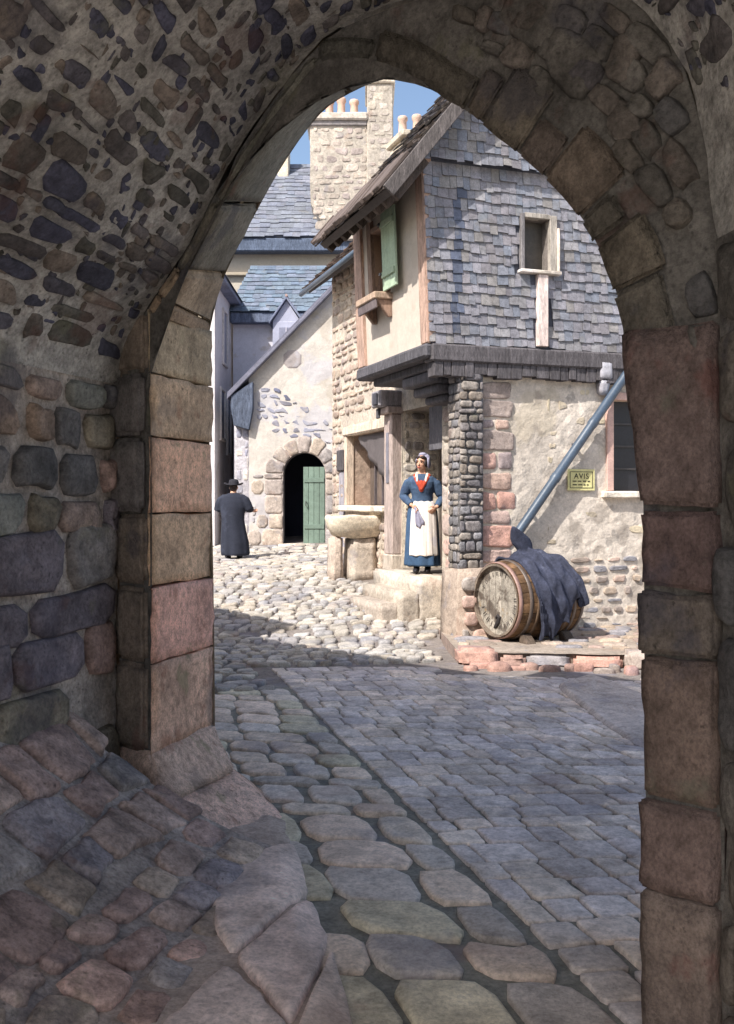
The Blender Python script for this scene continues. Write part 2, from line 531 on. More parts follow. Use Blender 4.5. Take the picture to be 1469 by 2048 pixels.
gate = thing('stone_gateway', 'dark medieval stone gateway with rubble vault and pointed arch opening on the street', 'gateway', (0, 5.2, 0))
# vault and side walls: mortar bed plus stones laid along the passage
mb = MB()
sheet(mb, S_vault, span(0, LEND, .1), span(V_SPRING, V_RIGHT, .07), .018, MORT_V, nscale=5)
def vault_in(t, v): return 0.0 < t < 5.0 and V_SPRING + .02 < v < V_RIGHT - .02
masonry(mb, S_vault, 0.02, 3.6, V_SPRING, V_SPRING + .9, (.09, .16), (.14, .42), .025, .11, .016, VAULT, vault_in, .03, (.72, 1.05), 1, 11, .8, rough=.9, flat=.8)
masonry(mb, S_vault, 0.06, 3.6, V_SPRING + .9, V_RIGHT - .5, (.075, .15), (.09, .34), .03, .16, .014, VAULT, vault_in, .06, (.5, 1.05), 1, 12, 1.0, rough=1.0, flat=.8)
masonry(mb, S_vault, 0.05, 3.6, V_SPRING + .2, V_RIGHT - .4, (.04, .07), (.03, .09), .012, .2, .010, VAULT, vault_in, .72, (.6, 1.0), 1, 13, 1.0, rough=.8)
sheet(mb, lambda t, v, h: S_vault(t, v, h - .2), span(0, LEND, .4), span(0, VMAX, .15), .0, MORT_V)
mb.build('vault', stone_mat, gate, True)
mb = MB()
sheet(mb, S_vault, span(0, LEND, .12), span(0, V_SPRING, .1), .02, rgb(160, 150, 142), nscale=4)
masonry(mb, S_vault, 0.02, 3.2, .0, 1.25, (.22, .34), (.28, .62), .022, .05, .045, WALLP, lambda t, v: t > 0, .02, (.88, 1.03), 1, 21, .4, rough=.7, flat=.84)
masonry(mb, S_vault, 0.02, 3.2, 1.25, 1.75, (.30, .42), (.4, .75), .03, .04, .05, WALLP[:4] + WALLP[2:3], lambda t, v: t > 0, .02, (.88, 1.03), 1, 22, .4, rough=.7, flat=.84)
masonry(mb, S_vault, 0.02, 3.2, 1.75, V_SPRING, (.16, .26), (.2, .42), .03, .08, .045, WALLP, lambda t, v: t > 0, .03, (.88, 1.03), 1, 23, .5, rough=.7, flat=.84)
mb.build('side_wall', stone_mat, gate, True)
mb = MB()
sheet(mb, S_vault, span(0, LEND, .2), span(V_RIGHT, VMAX, .2), .02, MORT_R, nscale=4)
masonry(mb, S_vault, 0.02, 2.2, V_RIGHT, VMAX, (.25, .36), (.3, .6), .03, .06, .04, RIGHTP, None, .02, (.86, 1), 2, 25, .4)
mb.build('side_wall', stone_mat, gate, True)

# spandrel wall facing into the passage
def in_poly(p, poly):
    c = False; n = len(poly)
    for i in range(n):
        a, b = poly[i], poly[(i + 1) % n]
        if (a[1] > p[1]) != (b[1] > p[1]) and p[0] < (b[0] - a[0]) * (p[1] - a[1]) / (b[1] - a[1]) + a[0]: c = not c
    return c
def resample(pl, n):
    ln = [0.0]
    for p, q in zip(pl, pl[1:]): ln.append(ln[-1] + math.dist(p, q))
    out = []; k = 0
    for i in range(n):
        t = ln[-1] * i / (n - 1)
        while k < len(ln) - 2 and ln[k + 1] < t: k += 1
        f = (t - ln[k]) / max(1e-9, ln[k + 1] - ln[k])
        out.append(tuple(pl[k][m] + (pl[k + 1][m] - pl[k][m]) * f for m in range(2)))
    return out
NS = 90
an, af = ARCH_N, ARCH_F
# match profile to the arch by index fractions
pr = resample(PROF, len(an))
mb = MB()
rows = []
for k in range(6):
    t = k / 5
    row = []
    for a, p in zip(an, pr):
        s, z = a[0] + (p[0] - a[0]) * t, a[1] + (p[1] - a[1]) * t
        e = 0 if k == 0 else .02 * nz((s, z, 1), 5)
        row.append(mb.vert(near(s, z, e - .012), MORT_R))
    rows.append(row)
for a, b in zip(rows, rows[1:]):
    for i in range(len(an) - 1): mb.face(a[i], a[i + 1], b[i + 1], b[i])
outer_poly = list(PROF)
arch_poly = list(an)
def sp_in(s, z): return in_poly((s, z), outer_poly) and not in_poly((s, z), arch_poly)
# right hand rubble, rings of stones fanning round the arch
ac = (1.45, 1.9)
def S_fan(u, v, h):           # u radius beyond .., v angle*1.5
    th = v / 1.5
    return near(ac[0] + math.cos(th) * u, ac[1] + math.sin(th) * u * 1.12, h)
def fan_in(u, v):
    th = v / 1.5; s, z = ac[0] + math.cos(th) * u, ac[1] + math.sin(th) * u * 1.12
    if not in_poly((s, z), outer_poly): return False
    return not any(in_poly((s - math.cos(th) * k, z - math.sin(th) * k), arch_poly) for k in (0, .1, .19))
masonry(mb, S_fan, .9, 3.0, .2, 3.0, (.14, .27), (.10, .24), .018, .12, .035, RIGHTP, fan_in, .0, (.9, 1.12), 1, 31, .8, rough=.9, flat=.84)
masonry(mb, S_fan, .9, 3.0, .2, 3.0, (.09, .14), (.06, .12), .012, .12, .026, RIGHTP, fan_in, .0, (.9, 1.1), 1, 32, .8, rough=.9, flat=.84)
mb.build('spandrel', stone_mat, gate, True)

def arch_sec(i, out):
    n, f = an[i], af[i]
    j0, j1 = max(i - 1, 0), min(i + 1, len(an) - 1)
    tx, tz = an[j1][0] - an[j0][0], an[j1][1] - an[j0][1]
    l = math.hypot(tx, tz); ox, oz = -tz / l, tx / l
    if (ox * (n[0] - 1.45) + oz * (n[1] - 1.9)) < 0: ox, oz = -ox, -oz
    return [near(n[0], n[1], .015), near(n[0] + ox * out, n[1] + oz * out, .015), farp(f[0] + ox * out, f[1] + oz * out, 0), farp(f[0], f[1], 0)]
# voussoirs: index i = 3*pair index
mb = MB()
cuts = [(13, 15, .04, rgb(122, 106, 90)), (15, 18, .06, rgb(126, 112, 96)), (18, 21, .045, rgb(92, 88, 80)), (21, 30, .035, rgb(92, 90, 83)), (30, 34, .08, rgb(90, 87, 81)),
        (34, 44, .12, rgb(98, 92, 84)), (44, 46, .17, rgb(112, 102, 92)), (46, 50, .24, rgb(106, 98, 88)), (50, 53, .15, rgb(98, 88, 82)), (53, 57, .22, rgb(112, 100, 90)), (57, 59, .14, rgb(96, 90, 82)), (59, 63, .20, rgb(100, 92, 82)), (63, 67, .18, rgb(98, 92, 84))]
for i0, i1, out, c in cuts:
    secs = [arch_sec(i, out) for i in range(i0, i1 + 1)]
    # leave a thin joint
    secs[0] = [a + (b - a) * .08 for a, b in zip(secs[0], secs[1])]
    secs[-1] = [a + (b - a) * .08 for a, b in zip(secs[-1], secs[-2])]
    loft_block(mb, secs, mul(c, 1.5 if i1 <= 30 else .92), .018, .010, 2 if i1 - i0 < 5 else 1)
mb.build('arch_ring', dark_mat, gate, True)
# soffit and reveal backing between the two edges
mb = MB()
ra = [mb.vert(near(s, z, -.02) , MORT_R) for s, z in an]; rb = [mb.vert(farp(s, z), MORT_R) for s, z in af]
def outw(i, k):
    q = arch_sec(i, k); return q
for i in range(len(an)):
    q = arch_sec(i, .13)
    mb.v[ra[i]] = tuple(q[1] - NN * .03); mb.v[rb[i]] = tuple(q[2] + NN * .02)
for i in range(len(an) - 1): mb.face(ra[i], ra[i + 1], rb[i + 1], rb[i])
mb.build('soffit', stone_mat, gate, True)

# left pier of pink ashlar
A_, B_, C_, D_ = V((-1.345, 5.345, 0)), LN + NN * .0, FL + V((0, 0, 0)), V((-1.25, 6.05, 0))
zs = [.43, .90, 1.30, 1.68, 2.08, 2.41, 2.74]
mb = MB(); mbd = MB()
for k in range(6):
    z0, z1 = zs[k] + .006, zs[k + 1] - .006
    o = V((0, 0, 0)) + W * rnd.uniform(-.012, .012)
    tl = rnd.uniform(-.02, .02)
    c = mul(PINK[k % len(PINK)], 1.4) if k < 4 else rgb(184, 158, 132) if k == 4 else rgb(170, 152, 128)
    inn = B_ + (A_ - B_) * .05
    block(mb, [p + V((0, 0, z0)) for p in (B_ + o, C_ + o, D_, inn + o - NN * .01)] + [p + V((0, 0, z1)) for p in (B_ + o, C_ + o, D_, inn + o - NN * .01)], c, .016, 6, .014, 2, 9)
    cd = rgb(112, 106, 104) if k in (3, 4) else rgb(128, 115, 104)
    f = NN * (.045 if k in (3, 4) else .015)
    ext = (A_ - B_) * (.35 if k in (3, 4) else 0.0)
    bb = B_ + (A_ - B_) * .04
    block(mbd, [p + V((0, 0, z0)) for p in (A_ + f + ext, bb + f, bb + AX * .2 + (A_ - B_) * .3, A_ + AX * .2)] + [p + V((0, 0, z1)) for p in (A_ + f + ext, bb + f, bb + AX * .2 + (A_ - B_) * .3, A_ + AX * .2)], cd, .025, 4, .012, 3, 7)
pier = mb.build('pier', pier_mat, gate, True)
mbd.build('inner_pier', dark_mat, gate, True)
# guard stone flaring out at its foot
mb = MB()
secA = [V((-1.345, 5.345, .45)), V((-1.12, 5.15, .45)), V((-.895, 5.82, .45)), V((-1.2, 6.1, .45))]
secB = [V((-1.36, 5.27, .21)), V((-1.00, 4.99, .21)), V((-.74, 5.64, .21)), V((-.98, 6.1, .23))]
secC = [V((-1.40, 5.08, -.03)), V((-.80, 4.72, -.03)), V((-.404, 5.43, -.03)), V((-.58, 6.0, -.03))]
mid = lambda a, b, t: [p + (q - p) * t for p, q in zip(a, b)]
loft_block(mb, [mid(secA, secB, .03), mid(secA, secB, .97)], rgb(206, 178, 160), .014, .02, 3)
loft_block(mb, [mid(secB, secC, .03), mid(secB, secC, .5), secC], rgb(212, 180, 162), .016, .022, 3)
mb.build('guard_stone', pier_mat, pier, True)

# right jamb: big dark squared blocks
mb = MB()
jy = [(650, 2), (1016, 0), (1180, 6), (1312, -4), (1602, 10), (1785, 16), (2150, 0)]
def edge_s(z):
    best = None
    for p, q in zip(an[60:], an[61:]):
        if (p[1] - z) * (q[1] - z) <= 0 and p[1] != q[1]:
            return p[0] + (q[0] - p[0]) * (p[1] - z) / (p[1] - q[1])
    return an[-1][0]
jc = [mul(rgb(*c), 1.2) for c in ((98, 84, 80), (94, 78, 75), (90, 82, 76), (100, 86, 79), (104, 89, 84), (108, 96, 89))]
for k in range(6):
    _, zt = near_sz(1340, jy[k][0]); _, zb = near_sz(1340, jy[k + 1][0])
    zt -= .007; zb += .007
    zt1 = zt - .012 * (k % 2); off = rnd.uniform(-.012, .012); pr_ = rnd.uniform(.03, .045)
    s1 = near_sz(1440, 1000)[0]
    pts = []
    for z in (zb, zt):
        e = edge_s(z) + off
        p0, p1 = near(e, z, pr_), near(s1, z, pr_)
        pts += [p0, p1, p1 - NN * .55, p0 - NN * .55 + W * .02]
    block(mb, pts, jc[k], .012, 6, .016, 2, 5)
mb.build('jamb', dark_mat, gate, True)

# outer face of the gate with the town wall running off both ways, and its top
mb = MB()
oc = rgb(150, 140, 125)
out_n = []
for s, z in af:
    out_n.append((-.0 + (s - .0), z))
L0, R0, TOP = -14.0, 7.0, 4.72
def top_at(s):
    return 4.72
pts_o = []
half = len(af) // 2
for i, (s, z) in enumerate(af):
    fr = i / (len(af) - 1)
    if fr < .3: pts_o.append((-1.6, z))
    elif fr > .7: pts_o.append((4.4, z))
    else: pts_o.append((-1.6 + 6.0 * (fr - .3) / .4, TOP))
ia = [mb.vert(farp(s, z, .0), oc) for s, z in af]; ib = [mb.vert(farp(s, z, .0), oc) for s, z in pts_o]
for i in range(len(af) - 1): mb.face(ia[i], ib[i], ib[i + 1], ia[i + 1])
for (sa, sb, tp) in ((L0, -4.6, 5.5), (-4.6, -1.6, 4.75), (4.4, R0, 4.72)):
    P = lambda a, b, c: farp(a, c, b)
    boxf(mb, P, sa, sb, 0, .68, -.1, tp, oc, .02, 3, .01)
boxf(mb, lambda a, b, c: farp(a, c, b), -.9, 4.6, 0, .6, 4.70, 5.5, oc, .02, 2, .01)  # unseen raised stretch, added so the wall's shade reaches the kerb
mb.quad(farp(-1.6, TOP, 0), farp(4.4, TOP, 0), farp(4.4, TOP, .7), farp(-1.6, TOP, .7), oc)
for s0_, s1_ in ((-1.6, -.3), (3.1, 4.4)):
    mb.quad(farp(s0_, 0, .55), farp(s1_, 0, .55), farp(s1_, TOP, .55), farp(s0_, TOP, .55), oc)
mb.quad(farp(-1.6, 3.3, .55), farp(4.4, 3.9, .55), farp(4.4, TOP, .55), farp(-1.6, TOP, .55), oc)
mb.build('town_wall', rubble_mat, gate)

# ------------------------------------------------------------------ ground
def S_g(u, v, h): return V((u, v, gz(u, v) + h))
mb = MB()
def axis(lo, a, b, hi, st):
    xs = span(a, b, st); k = st; x = b
    r = []
    while x < hi: k *= 1.7; x += k; r.append(min(x, hi))
    l = []; k = st; x = a
    while x > lo: k *= 1.7; x -= k; l.append(max(x, lo))
    return l[::-1] + xs + r
BASE_C = rgb(124, 116, 106)
def S_g0(u, v, h): return V((u, v, gz(u, v) - .012 + h * (1 if 0 < v < 30 and abs(u) < 8 else 0)))
sheet(mb, S_g0, axis(-400, -5, 4, 400, .2), axis(-300, 0, 26, 500, .2), .006,
      lambda u, v: rgb(224, 215, 202) if (v < -.4 or v > 30 or abs(u) > 8) else rgb(134, 132, 122) if v < 9.5 else rgb(128, 120, 114), nscale=4)  # out-of-view ground coloured paler to bounce light into the passage
tag(mb.build('ground', pave_mat, None, True), kind='structure')

def XB(Y): return -.65 + (9 - Y) * .264
def XE(Y): return smooth_interp([2.4, 3.34, 4.02, 4.79, 5.43, 5.9, 6.3], [.05, -.057, -.169, -.297, -.404, -.6, -1.6], Y)
# setts
def S_set(u, v, h):
    X = XB(v) + u; Y = v + .16 * u - .07 * u * u
    return V((X, Y, gz(X, Y) + h))
def set_in(u, v):
    p = S_set(u, v, 0); a, b = toH(p)
    return p.y < (10.45 if p.x < .85 else 10.02 - .1 * (p.x - .85)) and p.y > 2.3
SETP = [mul(rgb(*c), 1.12) for c in ((200, 188, 178), (192, 182, 176), (206, 192, 178), (198, 188, 182), (210, 194, 180), (186, 176, 172))]
mb = MB()
masonry(mb, S_set, .015, 4.6, 2.2, 10.8, (.17, .26), (.15, .27), .014, .04, .010, SETP, set_in, 0, (.96, 1.02), -1, 41, .35, rough=.8, sink=.02, flat=.88, flush=True)
tag(mb.build('sett_paving', pave_mat, None, True), kind='structure')
# flagstones of the gutter
def S_flag(u, v, h):
    X = XB(v) - u; return V((X, v + .1 * u, gz(X, v) + h))
def flag_in(u, v):
    p = S_flag(u, v, 0)
    return p.x > XE(p.y) - .34 and p.y > 2.3
FLAGP = [mul(rgb(*c), 1.08) for c in ((206, 192, 176), (210, 192, 174), (192, 182, 172), (200, 190, 166), (214, 194, 176), (186, 176, 166))]
mb = MB()
masonry(mb, S_flag, .015, 1.3, 2.2, 5.5, (.30, .46), (.30, .52), .03, .07, .016, FLAGP, flag_in, 0, (.96, 1.03), 1, 51, .35, rough=.8, sink=.02, flat=.88, flush=True)
masonry(mb, S_flag, .015, 1.1, 5.5, 9.2, (.24, .36), (.26, .46), .026, .07, .018, FLAGP, flag_in, 0, (.94, 1.02), 1, 57, .35, rough=.5, sink=.02, flat=.82, flush=True)
tag(mb.build('gutter_flagstones', pave_mat, None, True), kind='structure')
# cobbles of the street
COBP = [mul(rgb(*c), .66) for c in ((212, 203, 190), (204, 196, 186), (218, 208, 194), (196, 190, 184), (208, 196, 180), (188, 184, 182))]
def cob_in(u, v):
    a, b = toH((u, v))
    if a > -.12 and -1.7 < b < 6.1: return False
    if v < 9.2 and u > XB(v) - 1.0: return False
    if v < 10.6 and u > XB(v) - .05: return False
    if u > .85 and v > 10.4 and b < 0: return False
    return not (v > 22.3 and u > -2.5)
mb = MB()
def S_cob(u, v, h):
    y = v + .12 * math.sin(u * 1.3) + .05 * u
    return V((u, y, gz(u, y) + h))
masonry(mb, S_cob, -5.2, 3.2, 6.2, 16.5, (.13, .2), (.15, .30), .035, .08, .032, COBP, cob_in, .01, (.86, 1.05), 1, 61, .7, rough=.5, sink=.02)
masonry(mb, S_cob, -5.2, .5, 16.5, 26, (.17, .26), (.2, .40), .04, .08, .03, COBP, cob_in, .02, (.86, 1.05), 1, 62, .7, rough=.4, sink=.02)
tag(mb.build('cobbled_street', pave_mat, None, True), kind='structure')
# bank of big pink slabs beside the wall
def S_bank(u, v, h):
    d = max(0.0, min(1.2, XE(v) - u))
    return V((u, v, .035 * min(1, d * 8) + .05 * d + h))
mb = MB()
us = span(-3.6, .1, .08)
ids = {}
def wallx(Y): return -1.40 - (5.36 - Y) * .333
BC = rgb(180, 164, 152)
ns = 26
prev = None
for Y in span(1.6, 5.4, .08):
    row = []
    for i in range(ns + 1):
        x = XE(Y) + (wallx(Y) - .1 - XE(Y)) * i / ns
        row.append(mb.vert(S_bank(x, Y, .012 * nz((x, Y, 0), 5) - (.05 if i == 0 else 0)), BC))
    if prev:
        for i in range(ns): mb.face(prev[i], prev[i + 1], row[i + 1], row[i])
    prev = row
def gpx(px, py):
    p = hit(px, py, (0, 0, .03), (0, 0, 1)); return (p.x, p.y)
BKP = [rgb(226, 206, 194), rgb(220, 200, 190), rgb(228, 208, 194), rgb(216, 198, 188)]
SLABS = []
for k, pl in enumerate([[(440, 1768), (520, 1722), (588, 1690), (606, 1735), (616, 1782), (545, 1850), (470, 1922), (425, 1860)],
                        [(624, 1800), (655, 1872), (634, 1950), (580, 2060), (525, 1990), (474, 1940), (545, 1868)],
                        [(664, 1892), (690, 1980), (712, 2080), (690, 2220), (560, 2220), (592, 2090), (640, 1965)],
                        [(456, 1958), (515, 2005), (570, 2075), (545, 2220), (200, 2220), (330, 2080), (390, 2012)],
                        ]):
    pg = [gpx(*p) for p in pl]; SLABS.append(pg); cxx = sum(p[0] for p in pg) / len(pg); cyy = sum(p[1] for p in pg) / len(pg)
    stone(mb, [(cxx + (p[0] - cxx) * 1.03, cyy + (p[1] - cyy) * 1.03) for p in pg], S_bank, .030, BKP[k], -1, .03, .5, .93)
tag(mb.build('stone_bank', pave_mat, None, True), kind='structure')
# battered foot of the passage wall, laid in courses along the passage
def XT(Y): return -.30 - (5.07 - Y) * .214
def tal(t, v): return V((XT(t) - v * .90, t + v * .10, .03 + .20 * v + .24 * v * v))
def S_tal(t, v, h):
    p = tal(t, v)
    if not h: return p
    n = (tal(t + .02, v) - p).cross(tal(t, v + .02) - p).normalized()
    return p + (n if n.z > 0 else -n) * h
mb = MB()
sheet(mb, S_tal, span(1.4, 4.86, .08), span(0, 1.75, .08), .012, rgb(168, 156, 148), nscale=5)
TALP = [mul(rgb(*c), 1.2) for c in ((168, 148, 138), (156, 134, 126), (176, 148, 136), (146, 138, 134), (162, 146, 132), (138, 130, 132))]
masonry(mb, S_tal, 1.5, 4.84, .0, .52, (.16, .26), (.18, .40), .022, .09, .026, [mul(c, 1.1) for c in TALP], None, .02, (.86, 1.03), 1, 171, .6, rough=.8, flat=.84)
masonry(mb, S_tal, 1.5, 4.9, .52, 1.6, (.24, .34), (.24, .46), .022, .06, .03, TALP, None, .02, (.9, 1.03), -1, 172, .5, rough=.8, flat=.86)
tag(mb.build('battered_wall_foot', stone_mat, gate, True))
# pavement in front of the gable
def S_pv(u, v, h): return V((u, v, .125 + h + .01 * nz((u, v, 0), 3)))
mb = MB()
PVQ = [(.98, 10.72), (3.6, 10.35), (4.2, 13.6), (.9, 12.7)]
def bil(u, v):
    a = V((*PVQ[0], 0)).lerp(V((*PVQ[1], 0)), u); b = V((*PVQ[3], 0)).lerp(V((*PVQ[2], 0)), u)
    return a.lerp(b, v)
def S_pq(u, v, h):
    p = bil(u / 2.6, v / 2.2); return S_pv(p.x, p.y, h)
sheet(mb, S_pq, span(0, 2.6, .1), span(0, 2.2, .1), .008, rgb(158, 145, 132))
masonry(mb, S_pq, 0.05, 2.6, .3, 2.2, (.16, .28), (.2, .42), .04, .09, .022, [rgb(168, 152, 138), rgb(160, 140, 130), rgb(142, 138, 140), rgb(172, 154, 136)], None, .12, (.7, 1.02), 2, 81, .5)
mb.quad(S_pq(0, 0, 0), S_pq(0, 2.2, 0), S_pq(0, 2.2, -.2), S_pq(0, 0, -.2), rgb(150, 132, 122))
tag(mb.build('pavement', rubble_mat, None, True), kind='structure')
mb = MB()
x = 0.0; kr = random.Random(9)
KP = [rgb(178, 142, 128), rgb(168, 138, 126), rgb(150, 144, 144), rgb(182, 142, 128), rgb(162, 148, 138)]
mb.quad(S_pq(0, .04, 0), S_pq(2.6, .04, 0), S_pq(2.6, .04, -.2), S_pq(0, .04, -.2), rgb(120, 108, 98))
i = 0
while x < 2.55:
    l = kr.uniform(.28, .62)
    a, b = bil(x / 2.6, 0), bil(min(x + l - .025, 2.6) / 2.6, 0)
    j = V((0, kr.uniform(-.09, .05), 0)); d = V((kr.uniform(-.05, .07), .27, 0)); up = V((0, 0, .14 + kr.uniform(-.05, .03)))
    lo = V((0, 0, -.03))
    block(mb, [a + j - d * .15 + lo, b + j - d * .15 + lo, b + d * .9 + lo, a + d * .9 + lo, a + j + up, b + j + up, b + d * .9 + up, a + d * .9 + up], KP[i % 5], .035, 3, .02, 2, 5)
    x += l; i += 1
# rough second row tumbling to the street
for k in range(16):
    u = .1 + k * .16 + kr.uniform(-.05, .05); p = bil(u / 2.6, 0) + V((0, -.26 + kr.uniform(-.14, .06), 0))
    s = kr.uniform(.05, .15); st = kr.uniform(.04, .1)
    stone(mb, [(p.x - s, p.y - st), (p.x + s, p.y - st * .8), (p.x + s * .9, p.y + st), (p.x - s, p.y + st * .9)], S_g, kr.uniform(.03, .07), mul(kr.choice(KP), .95), 1)
tag(mb.build('kerb', rubble_mat, None, True), kind='structure')
# worn sloping slab by the kerb
mb = MB()
q = [hit(px, py, (0, 0, .03), (0, 0, 1)) for px, py in ((1112, 1372), (1290, 1500), (1330, 1440), (1300, 1395), (1180, 1352))]
pl = [(p.x, p.y) for p in q]
stone(mb, pl, lambda u, v, h: V((u, v, h * (1 + .8 * max(0, v - 8)))), .035, rgb(186, 174, 166), -1, .03, .4, .9)
tag(mb.build('worn_stone_slab', pave_mat), 'worn grey stone slab sloping down from the kerb to the setts', 'slab')
# ------------------------------------------------------------------ slate hung corner house
house = thing('slate_hung_house', 'slate hung corner house with jettied upper floor, green shutter and plastered ground floor', 'house', H(0, 0, 0))
def SG(b0):   # gable-parallel surface, u = a, v = z
    return lambda u, v, h: H(u, b0 - h, v)
def SS(a0):   # street-side surface, u = b, v = z
    return lambda u, v, h: H(a0 - h, u, v)
def g_az(px, py, b):
    p = hit(px, py, H(0, b, 0), DB); a, _ = toH(p); return a, p.z
def s_bz(px, py, a):
    p = hit(px, py, H(a, 0, 0), EA); _, b = toH(p); return b, p.z
ZJ = 3.62
# ---- ground floor gable wall
wa0, wz1 = g_az(1226, 800, 0); wa1, wz0 = wa0 + .8, g_az(1240, 982, 0)[1]
hole = (wa0, wa1, wz0, wz1)
mb = MB()
S = SG(0)
sheet(mb, S, span(-.05, 4.6, .09, (wa0, wa1)), span(-.1, 3.6, .09, (wz0, wz1)), .02, rgb(202, 191, 178), [hole], 3)
reveal(mb, S, hole, .22, rgb(214, 196, 176))
boxf(mb, H, 4.3, 4.6, .02, 5.0, -.1, 3.6, rgb(200, 190, 170), 0, 0)
masonry(mb, S, .55, 3.4, .1, 1.05, (.10, .16), (.14, .34), .05, .09, .022, [rgb(150, 138, 130), rgb(170, 150, 138), rgb(140, 138, 142), rgb(184, 166, 148)],
        None, .18, (.7, 1), 2, 91, .5, rough=.4)
masonry(mb, S, .9, 3.2, 1.0, 3.2, (.12, .2), (.2, .4), .08, .1, .006, [rgb(204, 190, 164), rgb(196, 182, 160)], lambda u, v: not (wa0 - .1 < u < wa1 + .1 and wz0 - .12 < v < wz1 + .12), .62, (.6, .9), 2, 92, .5)
wall = mb.build('wall', lime_mat, house)
# quoins of pinkish stone beside the buttress
mb = MB()
zq = [.98, 1.15, 1.45, 1.62, 1.86, 2.10, 2.34, 2.62, 2.74, 2.98, 3.2]
QP = [rgb(184, 160, 150), rgb(180, 152, 142), rgb(160, 146, 144), rgb(188, 154, 142), rgb(156, 142, 134), rgb(164, 150, 146), rgb(186, 160, 146), rgb(192, 152, 138)]
qr = random.Random(3)
for k in range(len(zq) - 1):
    z0, z1 = zq[k] + .015, zq[k + 1] - .015
    wq = [.42, .46, .40, .46, .44, .42, .46, .4, .44, .42][k]
    if k in (3, 5, 7):
        m = qr.uniform(.18, .24)
        parts = [(0.01, m - .015), (m + .015, wq)]
    else: parts = [(0.01, wq)]
    for a0, a1 in parts:
        j = lambda: qr.uniform(-.02, .02)
        stone(mb, [(a0, z0 + j()), (a1 + j(), z0 + j()), (a1 + j(), z1 + j()), (a0, z1 + j())], S, .022, QP[qr.randrange(8)], -1, .02, .8, .9)
mb.build('quoin', rubble_mat, house, True)
# slaty buttress at the corner
mb = MB()
BUP = [rgb(*c) for c in ((128, 122, 120), (140, 132, 124), (116, 112, 114), (146, 138, 130), (122, 120, 122), (134, 124, 114))]
boxf(mb, H, -.31, -.0, -.09, .22, .9, 3.34, rgb(100, 98, 98), 0, 2, .01)
masonry(mb, SG(-.09), -.32, 0.0, .9, 3.3, (.07, .14), (.12, .3), .014, .06, .025, BUP, None, 0, (.92, 1.02), 1, 95, .4, rough=.5)
masonry(mb, SS(-.31), -.1, .23, .9, 3.3, (.07, .14), (.1, .22), .014, .06, .02, BUP[:2] + BUP[3:5], None, 0, (.92, 1.02), 1, 96, .4, rough=.5)
mb.build('buttress', stone_mat, house, True)
mb = MB()
block(mb, [H(-.40, -.28, -.05), H(.42, -.26, -.05), H(.42, .1, -.05), H(-.40, .35, -.05), H(-.36, -.24, .92), H(.40, -.20, .94), H(.4, .1, .95), H(-.36, .35, .92)], rgb(166, 150, 136), .03, 3, .015)
masonry(mb, SG(-.275), -.38, .40, .02, .88, (.16, .26), (.2, .36), .03, .06, .03, [rgb(188, 160, 146), rgb(176, 150, 138), rgb(168, 158, 150)], None, .05, (.85, 1), 2, 97, .4)
mb.build('plinth', rubble_mat, house, True)
# window of the ground floor
mb = MB()
fc = rgb(206, 172, 160)
P = H
for a0, a1, z0, z1 in ((wa0 - .10, wa0 + .0, wz0, wz1 + .1), (wa1, wa1 + .1, wz0, wz1 + .1), (wa0, wa1, wz1, wz1 + .1)):
    boxf(mb, P, a0, a1, -.035, .06, z0, z1, fc, .008, 1, .003)
win = mb.build('window', paint_mat, house)
mb = MB(); boxf(mb, P, wa0 - .16, wa1 + .16, -.10, .1, wz0 - .09, wz0 - .002, rgb(224, 214, 198), .015, 2, .006); mb.build('sill', lime_mat, win)
mb = MB(); boxf(mb, P, wa0 + .002, wa1 - .002, .16, .2, wz0 + .002, wz1 - .002, rgb(30, 30, 36), 0, 0)
for i in range(3): boxf(mb, P, wa0 + .01, wa1 - .01, .13, .16, wz0 + (i + 1) * (wz1 - wz0) / 4 - .012, wz0 + (i + 1) * (wz1 - wz0) / 4 + .012, rgb(60, 56, 56), 0, 0)
mb.build('pane', iron_mat, win)
# grey hopper head on the wall
ha, hz1 = g_az(1198, 722, -.1); hb, hz0 = g_az(1222, 790, -.1)
mb = MB(); hc = rgb(172, 170, 176)
boxf(mb, P, ha, hb, -.16, 0, hz0 + .2, hz1, hc, .02, 2, .005)
block(mb, [H(ha + .03, -.10, hz0), H(hb - .03, -.10, hz0), H(hb - .03, 0, hz0), H(ha + .03, 0, hz0), H(ha + .01, -.14, hz0 + .19), H(hb - .01, -.14, hz0 + .19), H(hb - .01, 0, hz0 + .19), H(ha + .01, 0, hz0 + .19)], hc, .015, 2, .004)
mb.build('hopper_head', iron_mat, house, True)
# slanting drain pipe
p0 = hit(1030, 1075, H(0, -.11, 0), DB); p1 = hit(1258, 742, H(0, -.15, 0), DB)
mb = MB()
d = (p1 - p0)
pts = [p0 + d * t for t in (0, .03, .33, .34, .36, .37, .66, .67, .69, .70, 1.0, 1.35)]
rr_ = [.062, .058, .058, .066, .066, .058, .058, .066, .066, .058, .058, .058]
tube(mb, pts, rr_, rgb(66, 80, 96), 14, False)
tube(mb, [p0 + d * .0, p0 + d * .02], .066, rgb(62, 74, 90), 14, False)
pipe = mb.build('drain_pipe', iron_mat, house, True)
mb = MB(); tube(mb, [p0 + d * .012, p0 + d * .014], .057, (.01, .01, .012), 14, True); mb.build('pipe_mouth', void_mat, pipe)
for t in (.16, .55, 1.28):
    mb = MB(); q = p0 + d * t; a, b = toH(q)
    boxf(mb, P, a - .02, a + .02, b, .02, q.z - .02, q.z + .02, rgb(70, 72, 80), .004, 0)
    mb.build('bracket', iron_mat, pipe)

def HU(a, b, z): return H(a, b + .1, z)
